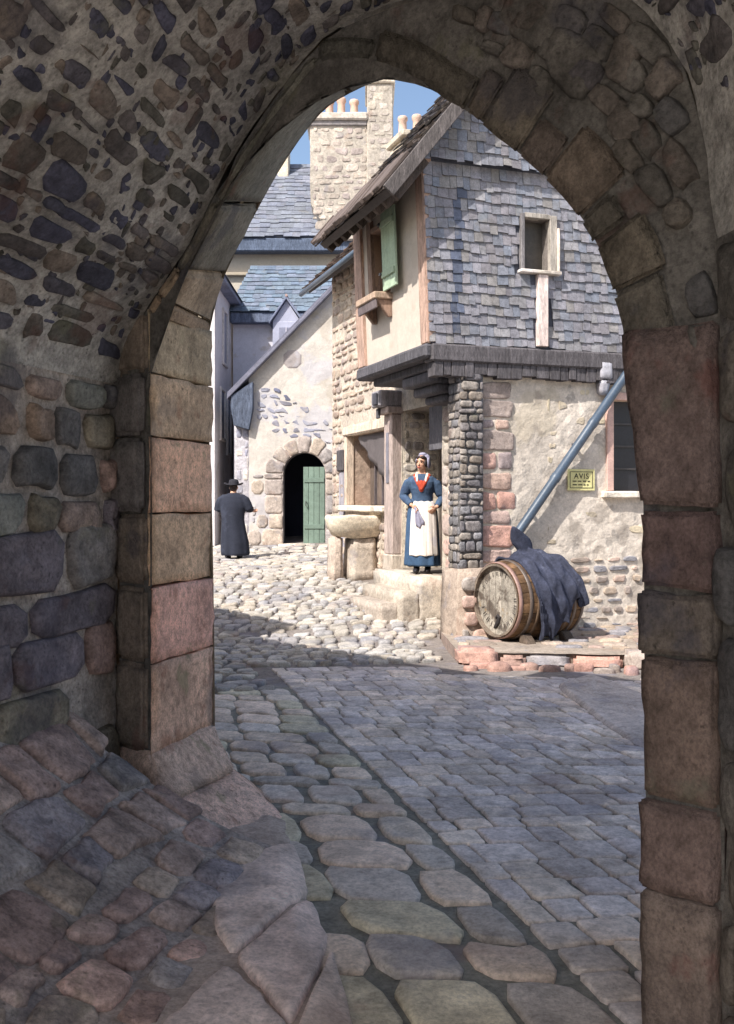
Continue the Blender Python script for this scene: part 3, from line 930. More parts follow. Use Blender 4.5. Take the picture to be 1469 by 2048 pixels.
# ---- jetty beam across the gable
mb = MB(); BC_ = rgb(92, 88, 90)
boxf(mb, HU, -.70, 4.4, -.26, .02, 3.40, 3.61, BC_, .02, 3, .008)
br = random.Random(4)
a = -.66
while a < 4.3:
    w_ = br.uniform(.10, .2)
    dz = br.uniform(0, .09)
    boxf(mb, HU, a, a + w_ - .008, -.23 + br.uniform(-.01, .01), -.02, 3.22 + dz * .6, 3.41, mul(BC_, br.uniform(.8, 1.15)), .006, 1, .003)
    a += w_
mb.build('jetty_beam', beam_mat, house)
# ---- slate hung gable
AW = lambda z: -.694 - .04 * (z - ZJ)      # leaning left edge
ZE = 5.80
verge = lambda a: 5.5 + 1.235 * (a + 1.2)
APEX = 1.75; ZAP = verge(APEX)
def left_edge(z): return AW(z) if z < ZE + .06 else (z - 5.5) / 1.235 - 1.2 + .06
def right_edge(z): return 4.25 if z < ZE + .06 else 2 * APEX - left_edge(z)
ua0, uz1 = g_az(1046, 436, -.1); ua1, uz0 = g_az(1096, 544, -.1)
uh = (ua0, ua1, uz0, uz1)
mb = MB()
S = SG(-.1)
bk = rgb(70, 72, 82)
zs_ = sorted(set(span(ZJ, ZAP, .15, (uz0, uz1, ZE))))
for z0, z1 in zip(zs_, zs_[1:]):
    l0, l1, r0, r1 = left_edge(z0), left_edge(z1), right_edge(z0), right_edge(z1)
    if z0 < ZE: l1 = AW(z1); r1 = 4.25
    if uz0 - 1e-4 <= z0 < uz1 - 1e-4:
        mb.quad(HU(l0, -.2, z0), HU(ua0, -.2, z0), HU(ua0, -.2, z1), HU(l1, -.2, z1), bk)
        mb.quad(HU(ua1, -.2, z0), HU(r0, -.2, z0), HU(r1, -.2, z1), HU(ua1, -.2, z1), bk)
    else: mb.quad(HU(l0, -.2, z0), HU(r0, -.2, z0), HU(r1, -.2, z1), HU(l1, -.2, z1), bk)
SLP = [rgb(*c) for c in ((130, 128, 134), (126, 126, 132), (134, 132, 134), (122, 124, 132), (130, 126, 130), (120, 124, 134), (136, 132, 130))]
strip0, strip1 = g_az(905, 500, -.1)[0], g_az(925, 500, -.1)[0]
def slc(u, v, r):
    if strip0 + .02 * (v - 4) < u < strip1 and 3.7 < v < 5.45: return rgb(84, 90, 106)  # darker slate column stands in for a vertical shadow strip
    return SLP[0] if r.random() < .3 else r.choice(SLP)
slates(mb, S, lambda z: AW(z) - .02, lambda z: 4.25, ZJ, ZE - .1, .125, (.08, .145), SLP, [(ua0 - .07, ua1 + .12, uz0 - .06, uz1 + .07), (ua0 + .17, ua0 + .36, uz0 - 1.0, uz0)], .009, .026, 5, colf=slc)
# projecting upper skirt of the gable
S2 = SG(-.2)
slates(mb, S2, lambda z: left_edge(z + .12), lambda z: right_edge(z + .12), ZE - .02, ZAP - .25, .125, (.08, .145), SLP, (), .009, .026, 6)
mb.quad(HU(AW(ZE) - .02, -.31, ZE), HU(4.25, -.31, ZE), HU(4.25, -.2, ZE + .02), HU(AW(ZE) - .02, -.2, ZE + .02), bk)
zz = ZE
mb.quad(HU(left_edge(ZE + .1), -.30, ZE), HU(right_edge(ZE + .1), -.30, ZE), HU(APEX + .02, -.30, ZAP), HU(APEX - .02, -.30, ZAP), bk)
reveal(mb, S, uh, .2, rgb(120, 112, 106))
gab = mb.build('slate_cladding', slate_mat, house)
# upper window
mb = MB()
fcol = rgb(166, 158, 148)
for a0, a1, z0, z1, c in ((ua0 - .05, ua0, uz0, uz1 + .05, rgb(120, 116, 116)), (ua1, ua1 + .10, uz0, uz1 + .05, fcol), (ua0, ua1, uz1, uz1 + .06, fcol)):
    boxf(mb, HU, a0, a1, -.262, -.14, z0, z1, c, .006, 1, .002)
boxf(mb, HU, ua1 + .10, ua1 + .13, -.28, -.16, uz0, uz1 - .1, rgb(222, 204, 188), .005, 1, .002)  # pale strip paints the lit right side; left side is coloured darker
uw = mb.build('window', wood_mat, house)
mb = MB(); boxf(mb, HU, ua0 - .07, ua1 + .15, -.30, -.1, uz0 - .045, uz0 - .002, rgb(222, 212, 204), .008, 1, .003); mb.build('sill', lime_mat, uw)
mb = MB(); boxf(mb, HU, ua0 + .002, ua1 - .002, -.06, -.03, uz0 + .002, uz1 - .002, rgb(72, 66, 58), 0, 0); mb.build('pane', iron_mat, uw)
# pale post below the window
mb = MB(); pa0 = g_az(1076, 600, -.15)[0]; pa1 = g_az(1096, 600, -.15)[0]
boxf(mb, HU, pa0, pa1, -.275, -.19, ZJ + .02, uz0 - .047, rgb(208, 190, 182), .008, 2, .004); mb.build('post', wood_mat, house)

# ---- plastered street side of the upper floor
aU = -.694
def SU(u, v, h): return H(AW(v) - h, u, v)
b_so0, b_so1 = 1.16, 1.72
zo0, zo1 = 4.48, 5.42
oh = (b_so0, b_so1, zo0, zo1)
mb = MB()
sheet(mb, SU, span(.05, 2.45, .1, (b_so0, b_so1)), span(ZJ, 5.85, .1, (zo0, zo1)), .008, rgb(198, 186, 172), [oh], 2.5)
sheet(mb, lambda u, v, h: H(AW(v) + u, 2.45 + h, v), span(0, 1.0, .25), span(ZJ, 5.85, .3), .0, rgb(200, 180, 160))
reveal(mb, SU, oh, .16, rgb(150, 124, 104))
mb.build('plaster_wall', clean_mat, house)
pc = rgb(176, 148, 132)
for b0, b1 in ((-.115, .12), (2.16, 2.48)):
    mb = MB()
    loft_block(mb, [[H(AW(z) - .04, b0, z), H(AW(z) - .04, b1, z), H(AW(z) + .1, b1, z), H(AW(z) + .1, b0 + .012, z)] for z in (ZJ, 4.7, 5.9)], pc, .012, .004, 1)
    mb.build('corner_post', wood_mat, house)
mb = MB(); wc = rgb(138, 116, 102)
def PU(a, b, z): return H(AW(z) + a, b, z)
for b0, b1, z0, z1 in ((b_so0 - .0, b_so0 + .07, zo0, zo1), (b_so1 - .0, b_so1 + .16, zo0 - .02, zo1 + .12), (b_so0 + .07, b_so1, zo1 - .07, zo1)):
    boxf(mb, PU, -.05, .10, b0, b1, z0, z1, wc, .006, 1, .002)
boxf(mb, PU, .02, .08, (b_so0 + b_so1) / 2 - .03, (b_so0 + b_so1) / 2 + .03, zo0, zo1 - .07, wc, .004, 0)
sw = mb.build('window', wood_mat, house)
mb = MB(); boxf(mb, PU, .10, .12, b_so0 + .01, b_so1, zo0 + .01, zo1 - .01, rgb(52, 48, 50), 0, 0); mb.build('pane', iron_mat, sw)
mb = MB(); boxf(mb, PU, -.26, .03, 1.08, 1.82, 4.36, 4.45, rgb(176, 152, 132), .012, 1, .004)
for b in (1.16, 1.74):
    block(mb, [PU(-.05, b - .04, 4.14), PU(0, b - .04, 4.14), PU(0, b + .04, 4.14), PU(-.05, b + .04, 4.14), PU(-.22, b - .04, 4.358), PU(0, b - .04, 4.358), PU(0, b + .04, 4.358), PU(-.22, b + .04, 4.358)], rgb(150, 124, 108), .006, 0)
boxf(mb, PU, -.24, -.21, 1.10, 1.80, 4.24, 4.36, rgb(108, 98, 98), .006, 1, .003)  # shaded front put into the colour, darker than the lit top
mb.build('sill', wood_mat, sw)
mb = MB(); gc = rgb(166, 184, 158)
n_b = 5
for i in range(n_b):
    b0 = .66 + i * (1.14 - .66) / n_b; boxf(mb, PU, -.115, -.085, b0, b0 + .092, 4.46, 5.46, mul(gc, 1 + .06 * (i % 2)), .004, 0)
for z in (4.62, 5.26): boxf(mb, PU, -.14, -.116, .68, 1.12, z, z + .08, mul(gc, .9), .004, 0)
sh = mb.build('shutter', paint_mat, house)
for z in (4.66, 5.30):
    mb = MB(); boxf(mb, PU, -.16, -.0, 1.10, 1.16, z, z + .035, rgb(50, 50, 54), .004, 0); mb.build('hinge', iron_mat, sh)

# ---- carved brackets of the jetty
mb = MB(); kc = rgb(88, 86, 90)
boxf(mb, P, -.78, -.0, -.12, 2.42, 3.44, 3.61, kc, .03, 2, .008)
boxf(mb, P, -.60, -.0, -.08, 2.2, 3.34, 3.45, mul(kc, .9), .02, 2, .006)
mb.build('jetty_moulding', beam_mat, house)
for (b0, b1) in ((.28, 1.2),):
    mb = MB()
    for a0, z0, z1, e in ((-.56, 3.20, 3.345, 0), (-.44, 3.08, 3.205, .1), (-.32, 2.98, 3.085, .2)):
        boxf(mb, P, a0, .0, b0 + e * .4, b1 - e, z0, z1, mul(kc, rnd.uniform(.85, 1.1)), .025, 2, .006)
    mb.build('bracket', beam_mat, house, True)
# wall beside the street, stone with a doorway and a shop window
db0, db1, dz0, dz1 = 1.15, 2.60, .75, 3.05
wb0, wb1, wz0b, wz1b = 3.25, 5.15, 1.66, 2.86
# near part belongs to this house
SSm = SS(0)
STP = [mul(rgb(*c), .78) for c in ((196, 178, 162), (188, 168, 154), (202, 182, 164), (180, 164, 154), (206, 190, 172))]
mb = MB()
dh = (db0, db1, dz0, dz1)
sheet(mb, SSm, span(.2, 3.0, .1, (db0, db1)), span(-.1, 3.6, .1, (dz0, dz1)), .012, rgb(182, 171, 156), [dh], 3)
masonry(mb, SSm, .24, db0 - .03, .7, 3.0, (.22, .36), (.3, .6), .03, .05, .03, [rgb(186, 168, 158), rgb(176, 164, 156), rgb(190, 162, 150), rgb(170, 160, 148)], None, 0, (.9, 1), 2, 101, .3)
# far jamb of the deep doorway, seen through the opening
SJ = lambda u, v, h: H(u, db1 - h, v)
sheet(mb, SJ, span(0, .8, .1), span(dz0, dz1, .1), .008, rgb(214, 202, 184))
masonry(mb, SJ, .02, .56, dz0 + .02, dz1, (.10, .2), (.14, .3), .035, .08, .02, [rgb(178, 168, 156), rgb(168, 158, 150), rgb(190, 178, 160), rgb(160, 152, 146)], None, .04, (.8, 1), 2, 102, .4)
SJn = lambda u, v, h: H(u, db0 + h, v)
sheet(mb, SJn, span(0, .8, .2), span(dz0, dz1, .2), .0, rgb(190, 178, 164))
mb.quad(H(0, db0, dz1), H(.8, db0, dz1), H(.8, db1, dz1), H(0, db1, dz1), rgb(150, 140, 130))
mb.build('street_wall', rubble_mat, house, True)
mb = MB()
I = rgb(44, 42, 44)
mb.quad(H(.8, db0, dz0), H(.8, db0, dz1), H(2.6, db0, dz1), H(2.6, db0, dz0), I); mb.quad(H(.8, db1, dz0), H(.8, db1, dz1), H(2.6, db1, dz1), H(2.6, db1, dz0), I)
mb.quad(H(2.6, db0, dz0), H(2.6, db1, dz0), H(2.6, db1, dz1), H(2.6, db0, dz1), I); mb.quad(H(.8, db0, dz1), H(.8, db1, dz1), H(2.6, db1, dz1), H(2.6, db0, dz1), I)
mb.quad(H(0, db0, dz0), H(0, db1, dz0), H(2.6, db1, dz0), H(2.6, db0, dz0), rgb(120, 112, 104))
mb.build('hallway', paint_mat, house)
# door leaf standing open against the dark
mb = MB(); dc = rgb(104, 94, 86)
dP = lambda a, b, z: H(.56 + a * .96 , db1 - .03 + b - a * .25, z)
for i in range(5):
    boxf(mb, dP, i * .12, i * .12 + .113, -.05, 0, dz0 + .02, dz1 - .02, mul(dc, 1 + .08 * ((i * 7) % 3 - 1)), .006, 0)
for z in (1.2, 2.4): boxf(mb, dP, .02, .56, -.075, -.05, z, z + .12, mul(dc, .9), .005, 0)
dr = mb.build('door', wood_mat, house)
mb = MB(); ellipsoid(mb, dP(.5, -.09, 1.75), (.03, .03, .03), rgb(60, 56, 52), 10, 8); mb.build('handle', iron_mat, dr, True)
# triangular dark fanlight board under the lintel
mb = MB()
boxf(mb, P, .02, .10, db0 + .02, db0 + .5, dz1 - .62, dz1 - .02, rgb(98, 96, 100), .01, 1, .003)
mb.build('door_hood', beam_mat, house)
# timber post with its capital
mb = MB(); tc = rgb(172, 156, 148)
boxf(mb, P, -.15, .02, 2.64, 2.98, .95, 3.02, tc, .014, 2, .004)
boxf(mb, P, -.17, .02, 2.62, 3.00, .70, .95, rgb(184, 172, 158), .02, 2, .006)
boxf(mb, P, -.165, -.15, 2.76, 2.86, 2.0, 2.75, rgb(124, 122, 130), .006, 0)
post = mb.build('door_post', wood_mat, house)
mb = MB()
boxf(mb, P, -.24, .02, 2.58, 3.04, 3.02, 3.12, tc, .014, 1, .004)
boxf(mb, P, -.34, .02, 2.62, 3.02, 3.12, 3.36, rgb(150, 146, 150), .02, 1, .004)
boxf(mb, P, -.39, -.34, 2.70, 2.84, 3.14, 3.32, rgb(76, 76, 84), .012, 0)
boxf(mb, P, -.28, -.24, 2.88, 2.98, 2.96, 3.11, rgb(84, 82, 86), .012, 0)
mb.build('capital', wood_mat, post)
# steps up to the doorway
for k, (a0, b0, b1, z0, z1, c) in enumerate(((-.42, 1.0, 2.72, .1, .745, rgb(190, 179, 165)), (-.66, 1.0, 2.5, .0, .56, rgb(178, 167, 153)), (-.92, 1.1, 2.3, -.05, .40, rgb(170, 158, 146)))):
    mb = MB()
    boxf(mb, P, a0, .0 if k == 0 else a0 + .30, b0, b1, z0, z1, c, .03, 4, .015, 2)
    mb.build('doorstep', rubble_mat, house, True)

# ---- roof
mb = MB()
th = math.atan(1.235); cs, sn = math.cos(th), math.sin(th)
def SR(u, v, h):        # u = b, v = distance up the slope from the eave
    return H(AE + v * cs - h * sn, u, ZEV + v * sn + h * cs)
AE = -1.34; ZEV = verge(AE)
LR = (APEX - AE) / cs
RB0, RB1 = -.38, 2.34
RFP = [rgb(*c) for c in ((92, 86, 84), (104, 94, 88), (84, 82, 86), (98, 88, 80), (88, 84, 80))]
dk = rgb(72, 66, 64)
for h_ in (0, -.10):
    mb.quad(SR(RB0, 0, h_), SR(RB1, 0, h_), SR(RB1, LR, h_), SR(RB0, LR, h_), dk)
mb.quad(SR(RB0, 0, 0), SR(RB0, 0, -.1), SR(RB0, LR, -.1), SR(RB0, LR, 0), dk)
mb.quad(SR(RB1, 0, 0), SR(RB1, 0, -.1), SR(RB1, LR, -.1), SR(RB1, LR, 0), dk)
mb.quad(SR(RB0, 0, 0), SR(RB1, 0, 0), SR(RB1, 0, -.1), SR(RB0, 0, -.1), dk)
slates(mb, SR, lambda v: RB0 - .02, lambda v: RB1 + .03, -.05, LR - .1, .17, (.14, .22), RFP, (), .02, .05, 8)
def SR2(u, v, h): return H(2 * APEX - AE - v * cs + h * sn, u, ZEV + v * sn + h * cs)
for h_ in (0, -.10):
    mb.quad(SR2(RB0, 0, h_), SR2(RB1, 0, h_), SR2(RB1, LR, h_), SR2(RB0, LR, h_), dk)
roof = mb.build('roof', roof_mat, house)
mb = MB(); ec = rgb(98, 86, 80)
er = random.Random(6)
b = RB0
while b < RB1:          # rough row of stone tiles along the eave
    w_ = er.uniform(.12, .22); o = er.uniform(-.05, .02)
    boxf(mb, lambda u, v, h: SR(u, v, h), b, min(b + w_ - .01, RB1), -.10 + o, .5 + er.uniform(-.1, .1), .05, .09 + er.uniform(0, .03), mul(ec, er.uniform(.75, 1.2)), .008, 1, .006)
    b += w_
mb.build('eave_tile', roof_mat, roof)
mb = MB()
for i in range(9):      # rafter ends and soffit
    b = -.3 + i * .32
    boxf(mb, SR, b, b + .09, .02, .62, -.2, -.1, rgb(84, 74, 68), .006, 0)
mb.build('rafter', beam_mat, roof)
mb = MB()
boxf(mb, lambda u, v, h: SR(u, v, h), RB0 - .05, RB0 - .002, -.05, LR, -.11, .05, rgb(96, 90, 88), .006, 1, .003)
mb.build('bargeboard', beam_mat, roof)

# poster on the plastered wall
pz = []
pa0, pz1 = g_az(1136, 938, -.03); pa1, pz0 = g_az(1190, 981, -.03)
poster = thing('poster', 'small yellow printed notice pasted on the plastered house wall beside the slanting pipe', 'poster', H((pa0 + pa1) / 2, -.028, pz0))
mb = MB(); boxf(mb, P, pa0, pa1, -.034, -.026, pz0, pz1, rgb(216, 208, 150), .002, 2, .001); mb.build('sheet', paint_mat, poster)
ink = rgb(66, 62, 50)
mb = MB()
m_ = .03; t_ = .007
A0, A1, Z0, Z1 = pa0 + m_, pa1 - m_, pz0 + m_, pz1 - m_
for a0, a1, z0, z1 in ((A0, A1, Z0, Z0 + t_), (A0, A1, Z1 - t_, Z1), (A0, A0 + t_, Z0 + t_, Z1 - t_), (A1 - t_, A1, Z0 + t_, Z1 - t_)):
    boxf(mb, P, a0, a1, -.038, -.034, z0, z1, ink, 0, 0)
pr_ = random.Random(2)
for r_ in range(2):
    z = Z0 + .035 + r_ * .045; a = A0 + .04
    while a < A1 - .06:
        l_ = pr_.uniform(.02, .06); boxf(mb, P, a, min(a + l_, A1 - .03), -.038, -.034, z, z + .014, ink, 0, 0); a += l_ + .022
mb.build('print_lines', paint_mat, poster)
tc_ = bpy.data.curves.new('lettering', 'FONT'); tc_.body = 'AVIS'; tc_.size = (Z1 - Z0) * .46; tc_.align_x = 'CENTER'; tc_.extrude = .002; tc_.offset = 0; tc_.space_character = 1.15
to = bpy.data.objects.new('lettering_curve', tc_); COL.objects.link(to)
dg = bpy.context.evaluated_depsgraph_get(); me = bpy.data.meshes.new_from_object(to.evaluated_get(dg)); bpy.data.objects.remove(to)
lo = bpy.data.objects.new('lettering', me); COL.objects.link(lo)
ca = me.color_attributes.new('Col', 'FLOAT_COLOR', 'POINT'); ca.data.foreach_set('color', [x for _ in me.vertices for x in (*ink, 1)])
me.materials.clear(); me.materials.append(paint_mat); lo.parent = poster
tm = Matrix((( EA.x, 0, -DB.x, 0), (EA.y, 0, -DB.y, 0), (0, 1, 0, 0), (0, 0, 0, 1)))
pos = H((A0 + A1) / 2, -.0375, Z1 - (Z1 - Z0) * .43)
lo.matrix_basis = Matrix.Translation(pos - poster.location) @ tm
# ------------------------------------------------------------------ narrow stone house next door (same wall line)
G = lambda x, y, z: V((x, y, z))
sh_ = thing('stone_house', 'narrow tan stone house with timber shop window behind the stone basin', 'house', H(0, 3.0, .5))
mb = MB()
shh = (wb0, wb1, wz0b, wz1b)
sheet(mb, SSm, span(3.0, 6.05, .1, (wb0, wb1)), span(-.1, 6.0, .1, (wz0b, wz1b)), .012, rgb(184, 172, 158), [shh], 3)
masonry(mb, SSm, 3.02, 6.03, .5, 5.9, (.10, .19), (.18, .46), .035, .08, .022, STP, lambda u, v: not (wb0 - .12 < u < wb1 + .12 and wz0b - .16 < v < wz1b + .2), .05, (.84, 1.02), 1, 111, .45, rough=.8, flat=.84)
for s_ in (reveal,): reveal(mb, SSm, shh, .45, rgb(170, 150, 134))
SE = lambda u, v, h: H(u, 6.05 + h, v)
sheet(mb, SE, span(0, 3.2, .2), span(0, 5.6, .2), .01, rgb(200, 186, 166))
mb.quad(H(0, 3.0, 3.6), H(0, 3.0, 6.0), H(3, 3.0, 6.0), H(3, 3.0, 3.6), rgb(180, 168, 150))
mb.build('wall', rubble_mat, sh_, True)
mb = MB()
lP = lambda u, v, h: H(-h, u, v)
block(mb, [H(-.07, wb0 - .14, wz1b - .02), H(-.07, wb1 + .16, wz1b - .02), H(.1, wb1 + .16, wz1b - .02), H(.1, wb0 - .14, wz1b - .02), H(-.07, wb0 - .14, wz1b + .16), H(-.07, wb1 + .16, wz1b + .13), H(.1, wb1 + .16, wz1b + .13), H(.1, wb0 - .14, wz1b + .16)], rgb(206, 190, 172), .02, 3, .01)
for b in (wb0 - .10, wb1 - .02): boxf(mb, P, -.04, .1, b, b + .12, wz0b, wz1b - .02, rgb(196, 178, 160), .01, 2, .004)
shw = mb.build('window', wood_mat, sh_)
mb = MB(); boxf(mb, P, -.16, .1, wb0 - .16, wb1 + .16, wz0b - .10, wz0b - .002, rgb(222, 212, 194), .02, 2, .006); mb.build('sill', lime_mat, shw)
mb = MB(); boxf(mb, P, .40, .44, wb0 + .01, wb1 - .01, wz0b + .01, wz1b - .01, rgb(104, 92, 84), 0, 0)
for i in range(5): boxf(mb, P, .36, .40, wb0 + .1 + i * .36, wb0 + .14 + i * .36, wz0b + .01, wz1b - .01, rgb(88, 82, 84), 0, 0)
mb.build('shop_front', wood_mat, shw)
mb = MB()          # dark hanging cloth blind drawn to one side
t0, t1, t2 = H(.06, wb0 + .06, wz1b - .04), H(.06, wb1 - .45, wz1b - .04), H(.10, wb0 + .06, wz1b - .78)
prev = None
for i in range(13):
    t = i / 12; row = []
    top = t0.lerp(t1, t)
    dep = .78 * (1 - t) ** .8 + .04
    for j in range(7):
        row.append(mb.vert(top + V((0, 0, -dep * j / 6)) + EA * (.03 * math.sin(t * 18) * (j / 6)), rgb(94, 88, 88)))
    if prev:
        for j in range(6): mb.face(prev[j], prev[j + 1], row[j + 1], row[j])
    prev = row
o = mb.build('blind', paint_mat, shw, True); sm_ = o.modifiers.new('thickness', 'SOLIDIFY'); sm_.thickness = .01
mb = MB(); boxf(mb, P, -.02, .05, 5.32, 5.62, .62, 2.25, rgb(150, 146, 152), .012, 2, .004); boxf(mb, P, -.06, .05, 5.30, 5.64, 2.25, 2.62, rgb(84, 80, 82), .02, 2, .006)
sdr = mb.build('side_door', wood_mat, sh_)
mb = MB()
SRn = lambda u, v, h: H(-.42 + v * .7071 - h * .7071, u, 5.55 + v * .7071 + h * .7071)
for h_ in (0, -.10):
    mb.quad(SRn(2.46, 0, h_), SRn(6.3, 0, h_), SRn(6.3, 2.7, h_), SRn(2.46, 2.7, h_), dk)
mb.quad(SRn(2.46, 0, 0), SRn(6.3, 0, 0), SRn(6.3, 0, -.1), SRn(2.46, 0, -.1), dk)
mb.quad(SRn(6.3, 0, 0), SRn(6.3, 2.7, 0), SRn(6.3, 2.7, -.1), SRn(6.3, 0, -.1), dk)
mb.quad(H(1.5, 2.46, 7.45), H(1.5, 6.3, 7.45), H(3.4, 6.3, 5.55), H(3.4, 2.46, 5.55), dk)
slates(mb, SRn, lambda v: 2.46, lambda v: 6.32, -.04, 2.6, .18, (.15, .24), [rgb(104, 88, 78), rgb(92, 82, 78), rgb(112, 94, 82)], (), .02, .05, 14)
rf2 = mb.build('roof', roof_mat, sh_)
mb = MB(); tube(mb, [H(-.5, 2.6, 5.52), H(-.5, 6.35, 5.46)], .045, rgb(76, 90, 106), 10)
tube(mb, [H(-.5, 2.66, 5.5), H(-.3, 2.66, 5.1), H(-.06, 2.66, 4.7), H(-.06, 2.66, 3.7)], .045, rgb(76, 90, 106), 10)
mb.build('gutter', iron_mat, rf2, True)
chc = rgb(196, 184, 164)
chp = V((.80, 17.2, 0))
mb = MB(); boxf(mb, lambda a, b, z: chp + EA * a + DB * b + V((0, 0, z)), -.30, .34, -.35, .35, 6.2, 7.85, chc, .02, 3, .012)
boxf(mb, lambda a, b, z: chp + EA * a + DB * b + V((0, 0, z)), -.36, .40, -.40, .40, 7.85, 7.97, mul(chc, .9), .02, 2, .01)
ch2 = mb.build('chimney', rubble_mat, sh_)
def pot(par, p, h, c, r=.09):
    mb = MB(); q = V(p)
    ringloft(mb, [(q.x, q.y, q.z + dz * h, r * k, r * k) for dz, k in ((0, 1.1), (.1, 1.0), (.2, .82), (.75, .74), (.82, .95), (.95, .95), (1, .8), (.98, .6), (.7, .55))], c, 14, None, False)
    return mb.build('chimney_pot', paint_mat, par, True)
for dx, h in ((-.2, .36), (.06, .42), (.26, .34)): pot(ch2, chp + EA * dx + V((0, 0, 7.96)), h, rgb(200, 172, 154))

# ------------------------------------------------------------------ white gabled house with the arched doorway
white_mat = surf('whitewash', s1=1.2, s2=8, a1=.08, a2=.12, bump=.4, bs=22, bd=.012, stains=[(rgb(172, 162, 148), 1.1, .56, .6), (rgb(176, 176, 186), .9, .5, .5)])
wh = thing('white_house', 'whitewashed gabled house with round arched stone doorway and half open green door', 'house', (-1.2, 22.5, .8))
YW = 22.5
SW = lambda u, v, h: V((u, YW - h, v))
dx0, dx1, dzb, dzt = -1.89, -.94, .70, 2.82
dc_ = (dx0 + dx1) / 2; drad = (dx1 - dx0) / 2; dsp = dzt - drad
def in_door(u, v): return dx0 < u < dx1 and v < dsp or (u - dc_) ** 2 + (v - dsp) ** 2 < drad ** 2
wtop = lambda x: 4.22 + 1.03 * (x + 2.97) if x < .7 else 4.22 + 1.03 * (4.37 - x)
mb = MB()
def in_gap(u, v): return dx0 - .05 < u < dx1 + .05 and v < dsp or (u - dc_) ** 2 + (v - dsp) ** 2 < (drad + .08) ** 2
def wmask(u, v): return not in_gap(u, v) and v < wtop(u)
sheet(mb, SW, span(-2.66, 3.8, .06, (dx0, dx1)), span(.3, 8.0, .06), .012, rgb(194, 187, 178), (), 2.2, wmask)
sheet(mb, lambda u, v, h: V((-2.66 + h, u, v)), span(YW, 28, .4), span(.3, 4.2, .4), .0, rgb(200, 196, 196))
wmb = mb
mb = MB()     # arch stones and jambs
vr = random.Random(12)
GP = [rgb(164, 153, 146), rgb(172, 160, 150), rgb(156, 149, 146), rgb(176, 162, 148)]
nv = 7
for i in range(nv):
    a0, a1 = math.pi * i / nv + .03, math.pi * (i + 1) / nv - .03
    ro = drad + .34 + vr.uniform(-.05, .06)
    pl = [(dc_ + math.cos(t) * r, dsp + math.sin(t) * r) for t, r in ((a0, drad + .01), (a0, ro), ((a0 + a1) / 2, ro + .03), (a1, ro), (a1, drad + .01), ((a0 + a1) / 2, drad + .01))]
    stone(mb, pl, SW, .028, mul(vr.choice(GP), vr.uniform(.9, 1.1)), -1, .02, .6, .9)
for sx, x0 in ((-1, dx0), (1, dx1)):
    z = dzb
    for h in (.40, .34, .42, .36, .30):
        z1 = min(z + h, dsp)
        ww = vr.uniform(.3, .5) if sx < 0 else vr.uniform(.2, .34)
        a, b = (x0 - ww, x0 - .01) if sx < 0 else (x0 + .01, x0 + ww)
        stone(mb, [(a, z + .015), (b, z + .015), (b, z1 - .015), (a, z1 - .015)], SW, .028, mul(vr.choice(GP), vr.uniform(.9, 1.1)), -1, .02, .6, .9)
        if sx < 0 and vr.random() < .8:
            a2 = a - .03 - vr.uniform(.2, .32); stone(mb, [(a2, z + .02), (a - .03, z + .03), (a - .03, z1 - .02), (a2, z1 - .03)], SW, .025, vr.choice(GP), 1)
        z = z1
bi = []
for r_ in (drad, drad + .2):
    bi.append([mb.vert(V((dc_ - r_, YW - .006, dzb)), GP[0])] + [mb.vert(V((dc_ - math.cos(math.pi * i / 24) * r_, YW - .006, dsp + math.sin(math.pi * i / 24) * r_)), GP[0]) for i in range(25)] + [mb.vert(V((dc_ + r_, YW - .006, dzb)), GP[0])])
for i in range(len(bi[0]) - 1): mb.face(bi[0][i], bi[0][i + 1], bi[1][i + 1], bi[1][i])
mb.build('door_surround', rubble_mat, wh, True)
mb = wmb    # bare stones; the dark slanting ones stand in for dappled leaf shade
def dapple_in(u, v): return v < wtop(u) - .5 and not in_door(u - .3, v) and not in_door(u + .3, v) and abs((v - 3.75) + .62 * (u + 2.0)) < .55
masonry(mb, SW, -2.55, -.4, 3.0, 4.9, (.12, .18), (.13, .34), .05, .24, .016, [rgb(112, 114, 132), rgb(122, 122, 136), rgb(132, 130, 138)], dapple_in, .15, (.6, 1.1), 1, 121, .8, skew=-.5)
stone(mb, [(-1.88, 4.72), (-1.48, 4.72), (-1.48, 5.12), (-1.88, 5.12)], SW, .02, rgb(158, 150, 148), 1)
masonry(mb, SW, -2.62, -.35, .75, 2.6, (.18, .3), (.2, .4), .05, .1, .015, [rgb(190, 182, 168), rgb(176, 170, 162)], lambda u, v: not any(in_door(u + d, v) for d in (-.75, -.4, 0, .4, .6)), .2, (.7, 1), 2, 122)
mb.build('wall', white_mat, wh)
mb = MB()
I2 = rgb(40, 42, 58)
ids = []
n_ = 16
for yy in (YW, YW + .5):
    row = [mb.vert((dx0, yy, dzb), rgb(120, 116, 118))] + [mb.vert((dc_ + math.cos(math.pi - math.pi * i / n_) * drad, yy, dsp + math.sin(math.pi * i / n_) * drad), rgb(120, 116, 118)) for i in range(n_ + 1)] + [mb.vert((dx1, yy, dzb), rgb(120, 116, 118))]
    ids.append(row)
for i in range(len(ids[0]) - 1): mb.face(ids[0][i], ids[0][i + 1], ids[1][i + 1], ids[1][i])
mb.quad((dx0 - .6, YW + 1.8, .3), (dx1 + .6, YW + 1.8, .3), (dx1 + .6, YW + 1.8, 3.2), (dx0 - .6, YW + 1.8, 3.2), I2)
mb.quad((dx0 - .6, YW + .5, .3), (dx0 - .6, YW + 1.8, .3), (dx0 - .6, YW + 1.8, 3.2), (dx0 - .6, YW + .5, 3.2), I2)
mb.quad((dx1 + .6, YW + .5, .3), (dx1 + .6, YW + 1.8, .3), (dx1 + .6, YW + 1.8, 3.2), (dx1 + .6, YW + .5, 3.2), I2)
